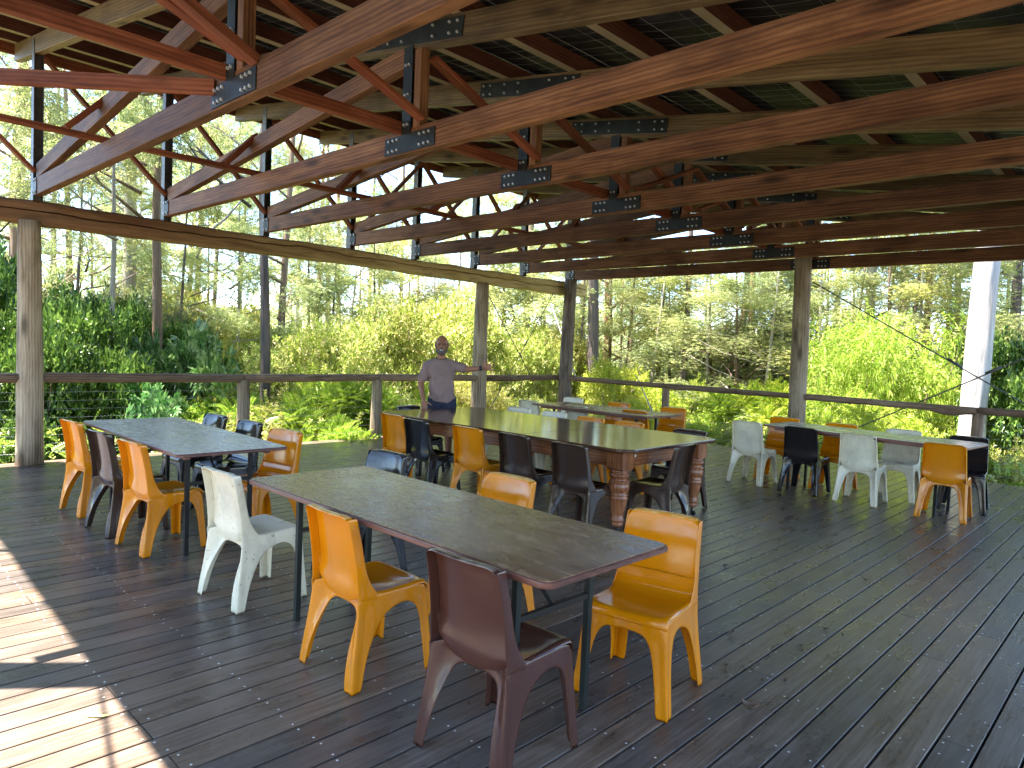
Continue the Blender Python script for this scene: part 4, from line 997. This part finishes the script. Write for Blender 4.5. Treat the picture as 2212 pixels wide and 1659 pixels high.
BV = {
 'laurel': [bush_variant('sprig', L_DEEP, 22, 5200, .095, seed=1), bush_variant('sprig', L_DEEP, 18, 4400, .10, seed=2)],
 'vine': [bush_variant('sprig', L_VINE, 34, 6200, .072, seed=3, droop=.3), bush_variant('sprig', L_VINE, 28, 5400, .075, seed=4, droop=.3)],
 'feather': [bush_variant('pinnate', L_FEATH, 14, 2400, .20, seed=5), bush_variant('pinnate', L_FEATH, 12, 2000, .22, seed=6)],
 'palm': [bush_variant('palmate', L_PALM, 14, 800, .19, seed=7, shell=.7)],
 'lime': [bush_variant('gum', L_LIME, 30, 3600, .085, seed=8, loose=.3), bush_variant('gum', L_LIME, 26, 3000, .09, seed=9, loose=.3)],
 'limebush': [bush_variant('sprig', L_LIME, 15, 4200, .085, seed=10)],
 'oak': [bush_variant('needle', L_OLIVE, 34, 4200, .11, (.8, .8, 1.5), seed=12, droop=.5, loose=.3)],
}
SHRUB_USED = {}
def shrub(kind, u, dist, ztop, rad, label, group=None, v=0, name='shrub', rz=None, zb=None):
    me, st = BV[kind][v % len(BV[kind])]; p = az_point(u, dist); gz = ground_z(p.x, p.y) if zb is None else zb
    h = ztop - gz; m = Matrix.Translation((p.x, p.y, gz)) @ Matrix.Rotation(random.uniform(0, 6.28) if rz is None else rz, 4, 'Z') @ Matrix.Diagonal((rad, rad, h * .93 / (1.25 if kind != 'oak' else 1.75), 1))
    t = bpy.data.objects.new(name, None); t.empty_display_size = .2; put(t, m)
    obj('foliage', me, t, m); obj('stem', st, t, m)
    tag(t, label, 'shrub', group); return t
def Zt(v_, u, d):   # height seen at picture row v_ at distance d
    hz = 829.5 - 1518 * math.tan(-PIT) + (u - 1106) * math.tan(ROL); return HCAM + (hz - v_) / 1518 * d * .93
# nearest layer, left to right
SH = [
 ('laurel', -160, 12.8, 520, 1.5, 'dense dark green laurel bush at the far left edge, cut off by the frame'),
 ('laurel', 95, 12.9, 560, 1.35, 'dense dark green laurel bush behind the thick left post'),
 ('laurel', 30, 12.0, 800, 1.2, 'low dark laurel growth right below the left rail'),
 ('laurel', 215, 12.6, 830, 1.0, 'low dark green bush under the rail right of the thick left post'),
 ('palm', 415, 13.6, 665, 1.1, 'big leaved blue green umbrella bush above the rail behind the faded table'),
 ('palm', 330, 12.3, 790, .8, 'smaller umbrella leaved bush partly below the rail'),
 ('laurel', 300, 16.0, 590, 1.3, 'dark glossy bush behind the umbrella leaved bush'),
 ('feather', 450, 12.6, 850, 1.1, 'feathery green bush left of the first short rail post'),
 ('feather', 610, 12.9, 830, 1.2, 'feathery bright green bush right of the first short rail post'),
 ('feather', 760, 13.5, 810, 1.2, 'feathery bright green bush left of the second short rail post'),
 ('feather', 890, 14.3, 815, 1.2, 'feathery bush behind the man\'s elbow'),
 ('feather', 700, 11.7, 905, .9, 'low feathery bush at the deck edge below the left rail'),
 ('vine', 760, 16.2, 610, 1.9, 'tall mound of yellow green creeper left of the man'),
 ('vine', 930, 16.8, 585, 1.9, 'tall mound of yellow green creeper behind the man\'s head'),
 ('vine', 640, 17.5, 680, 1.6, 'lower creeper mound between the dark trunk and the man'),
 ('vine', 1095, 17.2, 640, 1.6, 'creeper mound between the grey post and the corner post'),
 ('vine', 1010, 15.0, 760, 1.1, 'small creeper mound beside the grey post'),
 ('vine', 1190, 18.5, 690, 1.4, 'creeper mound seen just behind the corner post'),
 ('vine', 560, 20.0, 640, 1.7, 'pale creeper mound behind the dark trunk'),
 ('vine', 480, 21.0, 600, 1.8, 'pale yellow green bush far behind the umbrella leaved bush'),
 ('laurel', 190, 17.5, 560, 1.5, 'mid green bush behind the thick left post'),
 ('limebush', 1330, 17.0, 725, 1.4, 'bright lime rounded bush right of the corner post'),
 ('limebush', 1440, 17.5, 780, 1.3, 'bright lime bush above the first short post of the back rail'),
 ('lime', 1250, 18.5, 745, 1.1, 'lime bush just right of the corner post'),
 ('feather', 1570, 17.5, 800, 1.4, 'light green bush left of the tall post, over the rail'),
 ('feather', 1670, 16.8, 820, 1.2, 'light green bush right beside the tall post'),
 ('oak', 1640, 22.0, 600, 1.9, 'dark olive tree like bush left of the tall post'),
 ('oak', 1560, 24.0, 660, 1.6, 'dull olive bush farther left of the tall post'),
 ('lime', 1830, 15.8, 605, 1.5, 'tall lime green wattle right of the tall post'),
 ('lime', 1960, 16.4, 640, 1.5, 'tall lime green wattle in the middle of the right bay'),
 ('lime', 1890, 14.6, 800, 1.1, 'lower lime wattle above the back rail'),
 ('limebush', 2020, 15.0, 835, 1.1, 'lime bush left of the white trunk'),
 ('lime', 2085, 17.5, 690, 1.2, 'lime wattle right in front of the white trunk\'s left side'),
 ('laurel', 2230, 14.8, 660, 1.3, 'dark green bush at the right edge behind the crossed rods'),
 ('vine', 2200, 13.8, 900, 1.0, 'yellow green low bush at the right edge below the rail'),
 ('feather', 1760, 14.4, 900, 1.0, 'low feathery bush below the rail right of the tall post'),
 ('vine', 1900, 14.0, 930, 1.0, 'low yellowish bush below the rail behind the cream chairs'),
 ('feather', 2060, 13.6, 950, .9, 'low bright bush below the rail left of the white trunk'),
 ('limebush', 1500, 15.6, 870, 1.1, 'low lime bush below the back rail by its first short post'),
 ('vine', 1620, 15.2, 900, 1.0, 'low yellow green bush below the rail left of the tall post'),
 ('vine', 1300, 16.2, 860, 1.1, 'low creeper below the back rail near the corner'),
 ('vine', 1130, 15.8, 830, 1.1, 'low creeper between grey post and corner post'),
 ('limebush', 1400, 14.9, 930, .9, 'low lime bush under the rail behind the far narrow table'),
 ('feather', 2150, 12.9, 1010, .8, 'fern like growth at the deck edge at far right'),
 ('vine', 545, 12.2, 850, 1.0, 'yellow green bush hard behind the first short rail post'),
 ('limebush', 660, 12.6, 845, .9, 'rounded light bush between the two short rail posts'),
 ('vine', 850, 13.2, 840, 1.0, 'yellow green bush just left of the man, below the rail'),
 ('lime', 480, 13.4, 760, .9, 'upright lime sapling bush right of the umbrella leaved bush'),
 ('lime', 700, 14.6, 745, 1.0, 'upright lime sapling bush over the rail in front of the creeper'),
 ('oak', 355, 17.5, 600, 1.0, 'airy olive bush right of the straight brown gum trunk'),
 ('laurel', -60, 15.5, 470, 1.6, 'tall mid green bush at the left edge behind the dark laurels'),
 ('vine', 390, 25, 590, 2.2, 'far pale bush between pale gum trunks on the left'),
 ('vine', 1480, 26, 760, 2.2, 'far pale bush low behind the back rail'),
 ('feather', 1170, 24, 700, 2.0, 'far green bush seen beside the corner post'),
 ('lime', 2170, 20, 640, 1.8, 'far lime tree beyond the white trunk'),
]
for i, s in enumerate(SH):
    shrub(s[0], s[1], s[2], Zt(s[3], s[1], s[2]), s[4], s[5], 'shrubs around the deck', v=i)

# ------------------------------------------------------------------ gum trees
def gum_variant(seed, H=15.0, n=3400, crown0=.26, mat=L_GUM, size=.155, kind='gum', spread=2.3, nl=15, tall=1.4):
    rs = random.Random(seed); g = np.random.default_rng(seed); mb = MB(); pts = []; x = y = 0
    N = 14
    for i in range(N + 1):
        pts.append(Vector((x, y, H * i / N - .4))); x += rs.uniform(-.16, .16); y += rs.uniform(-.16, .16)
    V, F = tube(pts, [.5 * (1 - .78 * i / N) * (1.25 if i == 0 else 1) for i in range(N + 1)], 12, True, .08, seed)
    V = [Vector(v) for v in V]
    tr = MB(); tr.add(V, F); blobs = []
    def at_h(f): i = f * N; k = min(N - 1, int(i)); return pts[k].lerp(pts[k + 1], i - k)
    limbs = MB()
    for j in range(nl):
        f = crown0 + (.97 - crown0) * (j + rs.random() * .6) / nl; b = at_h(f); a = rs.random() * 6.28; ln = spread * (1.15 - .6 * f) * rs.uniform(.6, 1.2)
        e = b + Vector((math.cos(a) * ln, math.sin(a) * ln, ln * rs.uniform(.35, 1.0))); md = b.lerp(e, .5) + Vector((rs.uniform(-.2, .2), rs.uniform(-.2, .2), -.12 * ln))
        r0 = .055 * (1.15 - f)
        V, F = tube([b, md, e], [r0, r0 * .6, r0 * .25], 6); limbs.add(V, F)
        for q in range(4):
            a2 = a + rs.uniform(-1.2, 1.2); s = md.lerp(e, rs.random()); e2 = s + Vector((math.cos(a2), math.sin(a2), rs.uniform(-.1, .6))) * ln * rs.uniform(.25, .55)
            V, F = tube([s, s.lerp(e2, .5) + Vector((0, 0, .05)), e2], [r0 * .35, r0 * .2, .006], 4, False); limbs.add(V, F)
            blobs.append((*e2, rs.uniform(.25, .55), rs.uniform(.25, .55), rs.uniform(.18, .4) * tall))
        blobs.append((*e, rs.uniform(.3, .6), rs.uniform(.3, .6), rs.uniform(.2, .4) * tall))
    P, D = crown_points(blobs, n, g, .15, .5, .5); S = size * g.uniform(.7, 1.25, n)
    return mesh('trunk', tr.V, tr.F, BARK['pale'], True), mesh('limbs', limbs.V, limbs.F, BARK['pale'], True), scatter('crown', P, D, S, kind, mat, g)
GV_ = [gum_variant(21), gum_variant(22, crown0=.4), gum_variant(23, n=3200, crown0=.20), gum_variant(24, spread=2.8, crown0=.35, n=4000), gum_variant(25, crown0=.5, n=2600, spread=1.6, nl=11)]
def gum(u, dist, dia, bk, label, v=0, H=1.0, lean=(0, 0), rz=None, name='gum_tree', cs=1.0):
    p = az_point(u, dist); gz = ground_z(p.x, p.y); tr, lm, cr = GV_[v % len(GV_)]
    m = Matrix.Translation((p.x, p.y, gz)) @ Euler((lean[0], lean[1], 0)).to_matrix().to_4x4() @ Matrix.Rotation(random.uniform(0, 6.28) if rz is None else rz, 4, 'Z')
    t = bpy.data.objects.new(name, None); t.empty_display_size = .3; put(t, m)
    a = obj('trunk', tr, t, m @ Matrix.Diagonal((dia, dia, H, 1))); a.material_slots[0].link = 'OBJECT'; a.material_slots[0].material = BARK[bk]
    mm_ = m @ Matrix.Diagonal((cs, cs, H, 1))
    b = obj('limb_set', lm, t, mm_); b.material_slots[0].link = 'OBJECT'; b.material_slots[0].material = BARK[bk]
    obj('crown', cr, t, mm_)
    tag(t, label, 'tree', 'gum trees around the deck'); return t
GT = [
 (40, 19, .40, 'brown', 'brown gum trunk at the left edge, above the dark laurel bush', 0, 1.0),
 (268, 20, .40, 'pale', 'thickest pale gum trunk on the left, rising between the first and second truss ends', 3, 1.1),
 (240, 14.5, .13, 'pale', 'thin leaning pale sapling in front of the thick pale gum', 4, .62),
 (337, 15.5, .22, 'brown', 'straight brown gum trunk right of the thick pale gum', 1, .9),
 (430, 26, .26, 'brown', 'slim brown gum far back, right of the straight brown trunk', 2, 1.0),
 (400, 31, .26, 'pale', 'slim pale gum far back between brown trunks', 0, 1.1),
 (455, 28, .20, 'dark', 'very slim dark gum far back left of the dark rough trunk', 4, 1.1),
 (576, 15.0, .22, 'dark', 'dark rough barked gum standing near the rail between the short rail posts', 1, .95),
 (603, 20, .24, 'brown', 'brown gum close to the right of the dark rough trunk', 0, 1.0),
 (640, 34, .24, 'pale', 'far pale gum right of the dark rough trunk', 2, 1.2),
 (680, 28, .24, 'red', 'first of three slim reddish gums far behind the creeper mound', 4, 1.1),
 (705, 30, .28, 'brown', 'second of three slim reddish gums far behind the creeper mound', 1, 1.1),
 (728, 30, .26, 'red', 'third of three slim reddish gums far behind the creeper mound', 0, 1.15),
 (790, 33, .24, 'dark', 'slim far gum above the creeper mound, near the seventh truss', 2, 1.1),
 (860, 30, .22, 'brown', 'slim far gum above the man\'s right shoulder', 3, 1.0),
 (160, 23, .22, 'brown', 'slim brown gum between left post and the thick pale gum', 2, 1.0),
 (110, 27, .24, 'pale', 'far pale gum seen above the first truss end', 0, 1.1),
 (510, 24, .16, 'pale', 'thin crooked pale gum left of the dark rough trunk', 3, .9),
 (-70, 17, .26, 'pale', 'gum crown hanging in from beyond the left edge', 3, .95),
 (1060, 26, .26, 'brown', 'gum behind the grey post', 1, 1.0),
 (1130, 22, .30, 'brown', 'brown gum between grey post and corner post', 2, .9),
 (1250, 21, .24, 'pale', 'pale gum just right of the corner post', 0, 1.0),
 (1284, 17.5, .34, 'dark', 'gum wrapped in ivy right of the corner post', 1, 1.0),
 (1305, 23, .34, 'red', 'pinkish gum next to the ivy wrapped one', 2, 1.0),
 (1360, 30, .22, 'brown', 'far slim gum over the lime bush', 3, 1.0),
 (1478, 20, .20, 'dark', 'slim dark gum alone against the sky over the back rail', 4, 1.0),
 (1592, 22, .24, 'brown', 'brown gum, left one of the pair over the olive bush', 1, 1.0),
 (1620, 22.5, .24, 'red', 'orange barked gum, right one of the pair over the olive bush', 0, 1.0),
 (1665, 25, .22, 'pale', 'pale gum left of the tall post', 2, 1.0),
 (1692, 24, .20, 'pale', 'pale gum touching the left side of the tall post', 3, 1.0),
 (1800, 24, .24, 'pale', 'pale gum top behind the tall lime wattle', 4, 1.1),
 (1872, 19, .30, 'pale', 'forked pale gum showing under the last truss', 3, 1.0),
 (1945, 24, .34, 'pale', 'pale gum in the middle of the right bay', 2, 1.1),
 (1994, 20, .20, 'red', 'reddish gum with a bent limb left of the white trunk', 1, 1.0),
 (2060, 27, .26, 'brown', 'far brown gum left of the white trunk', 0, 1.1),
 (2195, 18, .24, 'dark', 'dark gum at the right edge behind the crossed rods', 3, 1.0),
 (2290, 16, .3, 'brown', 'gum beyond the right edge whose crown reaches in', 0, 1.0),
]
for u, d, dia, bk, lb, v, H in GT: gum(u, d, dia, bk, lb, v, H, (random.uniform(-.03, .03), random.uniform(-.03, .03)))
MID = [(-20, 22, .5), (75, 16.5, .50), (150, 19, .55), (205, 24, .6), (310, 22, .55), (375, 19, .5), (450, 22.5, .52), (520, 19, .48), (600, 25, .55), (665, 22, .50), (740, 24, .50), (815, 22, .48), (895, 25, .5), (975, 22, .5), (1090, 20, .48), (1160, 27, .5),
       (1225, 24, .52), (1340, 22, .45), (1420, 25, .48), (1530, 20, .42), (1600, 27, .5), (1700, 20, .45), (1775, 19, .48), (1850, 23, .5), (1925, 18, .42), (2010, 22, .5), (2140, 20, .5), (2200, 23, .5)]
where = ['at the far left edge', 'over the dark laurel bush', 'right of the thick left post', 'left of the thick pale gum', 'between the thick pale gum and the brown trunk', 'over the umbrella leaved bush', 'above the fork of pale bushes', 'left of the dark rough trunk',
         'right of the dark rough trunk', 'in front of the three reddish gums', 'above the creeper mound', 'over the middle of the creeper mound', 'above the man', 'left of the grey post', 'right of the grey post', 'behind the corner post',
         'just right of the beam end', 'over the lime bush', 'beside the slim dark gum', 'left of the olive bush', 'behind the pair of orange and brown gums', 'touching the tall post on its left', 'right of the tall post', 'above the first lime wattle', 'between the two lime wattles',
         'left of the reddish bent gum', 'left behind the white trunk', 'right behind the white trunk']
for k, ((u, d, H), wv) in enumerate(zip(MID, where)):
    gum(u, d, .12, ('brown', 'pale', 'dark')[k % 3], 'small airy gum sapling ' + wv, (k * 2 + 1) % 5, H, (random.uniform(-.05, .05), random.uniform(-.05, .05)), cs=.8)
LEAFY = [gum_variant(31, H=15, n=7000, crown0=.07, spread=2.2, nl=26, size=.125, tall=2.2), gum_variant(32, H=15, n=6500, crown0=.10, spread=1.9, nl=24, size=.11, tall=2.4, kind='sprig'), gum_variant(33, H=15, n=6500, crown0=.08, spread=2.0, nl=24, size=.10, mat=L_VINE, tall=2.4, kind='sprig')]
nb_ = len(GV_); GV_ += LEAFY
LF = [(120, 25, .50, 'behind the thick left post'), (330, 26, .48, 'behind the straight brown gum trunk'), (530, 26, .46, 'just left of the dark rough trunk'),
      (770, 28, .46, 'over the left part of the creeper mound'), (880, 26, .44, 'over the right part of the creeper mound'), (990, 24, .42, 'left behind the grey post'), (1085, 23, .46, 'right behind the grey post'), (1175, 25, .46, 'behind the rough corner post'),
      (1265, 21, .42, 'right behind the beam end'), (1345, 26, .46, 'over the lime bush by the corner'), (1420, 22, .40, 'left of the slim dark gum'), (1520, 24, .44, 'right of the slim dark gum'), (1600, 20, .36, 'around the pair of orange and brown gums'), (1680, 22, .46, 'left behind the tall post'),
      (1790, 23, .44, 'right behind the tall post'), (1880, 21, .46, 'around the forked pale gum'), (1960, 20, .42, 'over the middle lime wattle'), (2050, 20, .48, 'left behind the thick white trunk'), (2150, 22, .50, 'right behind the thick white trunk'), (2230, 18, .46, 'at the right edge of the wood')]
for k, (u, d, H, wv) in enumerate(LF):
    gum(u, d, .16, ('brown', 'dark', 'pale')[k % 3], 'leafy young tree ' + wv, nb_ + k % 3, H, (random.uniform(-.05, .05), random.uniform(-.05, .05)), cs=.95)
for k, (u, d, H, wv) in enumerate([(1250, 18.5, .36, 'close behind the end of the long beam'), (1320, 21, .42, 'above the lime bush right of the corner'), (1395, 19.5, .34, 'just left of the first short post of the back rail'), (1450, 24, .44, 'behind the slim dark gum'), (1545, 21.5, .40, 'between the slim dark gum and the olive bush'), (1650, 18.5, .36, 'left of the tall post, over the rail'),
      (1740, 20.5, .40, 'immediately right of the tall post'), (1835, 18.5, .36, 'rising out of the tall lime wattle'), (1990, 18.2, .40, 'between the white trunk and the reddish gum'), (700, 22.5, .40, 'under the three reddish gums'), (830, 23, .42, 'left above the man'), (940, 21, .40, 'above the man\'s head'), (1120, 20, .40, 'between the grey and the corner posts')]):
    gum(u, d, .14, ('dark', 'brown', 'pale')[k % 3], 'leafy sapling ' + wv, nb_ + (k + 1) % 3, H, (random.uniform(-.06, .06), random.uniform(-.06, .06)), cs=.9)
# the wood also stands behind the photographer, beyond the open front edge
for k in range(16):
    x, y = -15 + 1.9 * k + random.uniform(-.6, .6), -10.5 - 3.5 * (k % 3)
    tr, lm, cr = GV_[k % len(GV_)]; m = Matrix.Translation((x, y, ground_z(x, y))) @ Matrix.Rotation(k * 1.7, 4, 'Z')
    t = bpy.data.objects.new('gum_tree', None); put(t, m); obj('trunk', tr, t, m @ Matrix.Diagonal((.28, .28, .9, 1))); obj('limb_set', lm, t, m @ Matrix.Diagonal((1, 1, .9, 1))); obj('crown', cr, t, m @ Matrix.Diagonal((1, 1, .9, 1)))
    tag(t, ['front', 'middle', 'back'][k % 3] + ' row gum tree behind the photographer, ' + ['far out beyond the high eave', 'near the high eave', 'left of the open edge', 'behind the middle of the open edge', 'right of the open edge', 'beyond the low eave'][k // 3], 'tree', 'gum trees behind the photographer')
# white trunk close to the deck
def white_tree():
    p0 = az_point(2103, 13.9); gz = ground_z(p0.x, p0.y)
    t = root('gum_tree', (p0.x, p0.y, gz), label='thick sunlit white trunk standing just outside the back rail on the right', cat='tree', group='gum trees around the deck'); m = PW[t.name]
    N = 26; pts = [Vector((.035 * i * .12, .03 * math.sin(i * .5), -.3 + 10 * i / N)) for i in range(N + 1)]; N *= 4; pts = [pts[min(25, j // 4)].lerp(pts[min(26, j // 4 + 1)], (j % 4) / 4) if j < N else pts[-1] for j in range(N + 1)]
    V, F = tube([p - Vector((0, 0, 0)) for p in pts], [.215 - .0030 * i / 4 for i in range(N + 1)], 40, True, .0, 4)
    V = [Vector(v) for v in V]
    for v in V:      # ridges, peeled scars and lumps
        a = math.atan2(v.y, v.x); k = 1 + .05 * mnoise.noise(Vector((math.cos(a) * 2, math.sin(a) * 2, v.z * .6))) + .05 * max(0, mnoise.noise(Vector((math.cos(a) * 3.1, math.sin(a) * 3.1, v.z * 1.7)))) ** .5
        v.x *= k; v.y *= k
    obj('trunk', mesh('trunk', V, F, BARK['white'], True), t, m)
    tr, lm, cr = GV_[0]; mmx = m @ Matrix.Translation((.1, 0, 4.5)) @ Matrix.Diagonal((1, 1, .8, 1))
    obj('limb_set', lm, t, mmx); obj('crown', cr, t, mmx)
white_tree()
# low saplings' dead sticks
def stick(a, b, r, label):
    V, F = tube([a, Vector(a).lerp(Vector(b), .5) + Vector((.05, .02, -.08)), b], [r, r * .8, r * .4], 6); o = obj('dead_branch', mesh('dead_branch', V, F, BARK['white'], True)); tag(o, label, 'branch', 'dead branches')
q = az_point(405, 15.5); stick((q.x, q.y, 3.3), (q.x + .9, q.y + .9, 4.6), .03, 'bare white branch rising to the right behind the umbrella leaved bush')
q = az_point(1245, 15.6); stick((q.x, q.y, .9), (q.x - .6, q.y - .3, 2.6), .02, 'bare pale branch beyond the grey post, pointing up left')
q = az_point(1430, 14.0); stick((q.x + .25, q.y - .1, -.2), (q.x - .55, q.y - .1, 1.15), .02, 'bleached stick leaning behind the far narrow table')

# ------------------------------------------------------------------ undergrowth and the wood beyond
g = np.random.default_rng(77); n = 27000
ang = R(-43.56) + g.uniform(-.95, .95, n); dist = 10.4 + 18 * g.random(n) ** 1.5
px_, py_ = np.sin(ang) * dist, np.cos(ang) * dist
ok = (px_ < -9.9) | (py_ > 11.9); px_, py_ = px_[ok], py_[ok]
zz = np.array([ground_z(a, b) for a, b in zip(px_, py_)]) + g.random(len(px_)) ** 1.2 * 1.45
P = np.stack([px_, py_, zz], 1); D = g.normal(0, .6, P.shape); D[:, 2] += .7
h = len(P) // 2
for nm, sl_, kd, mt, sz in (('undergrowth', slice(0, h), 'sprig', L_VINE, .13), ('undergrowth', slice(h, None), 'pinnate', L_FEATH, .22)):
    o = obj(nm, scatter(nm, P[sl_], D[sl_], sz * g.uniform(.7, 1.4, len(P[sl_])), kd, mt, g)); tag(o, 'mixed low green undergrowth covering the ground around the deck', 'undergrowth', kind='stuff')
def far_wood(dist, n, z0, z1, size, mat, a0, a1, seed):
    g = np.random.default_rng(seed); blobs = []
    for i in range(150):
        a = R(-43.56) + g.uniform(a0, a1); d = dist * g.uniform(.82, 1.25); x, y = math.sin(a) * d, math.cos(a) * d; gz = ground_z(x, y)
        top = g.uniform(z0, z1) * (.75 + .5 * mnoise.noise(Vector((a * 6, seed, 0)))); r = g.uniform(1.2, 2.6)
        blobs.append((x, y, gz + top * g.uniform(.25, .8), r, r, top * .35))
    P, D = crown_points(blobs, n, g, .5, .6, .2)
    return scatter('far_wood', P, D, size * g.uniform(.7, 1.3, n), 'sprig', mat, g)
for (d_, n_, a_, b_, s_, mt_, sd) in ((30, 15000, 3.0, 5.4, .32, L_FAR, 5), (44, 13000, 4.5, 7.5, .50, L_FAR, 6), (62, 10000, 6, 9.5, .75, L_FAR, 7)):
    tag(obj('far_wood', far_wood(d_, n_, a_, b_, s_, mt_, -1.15, 1.1, sd)), 'pale green mass of the wood beyond the nearer trees', 'wood', kind='stuff')
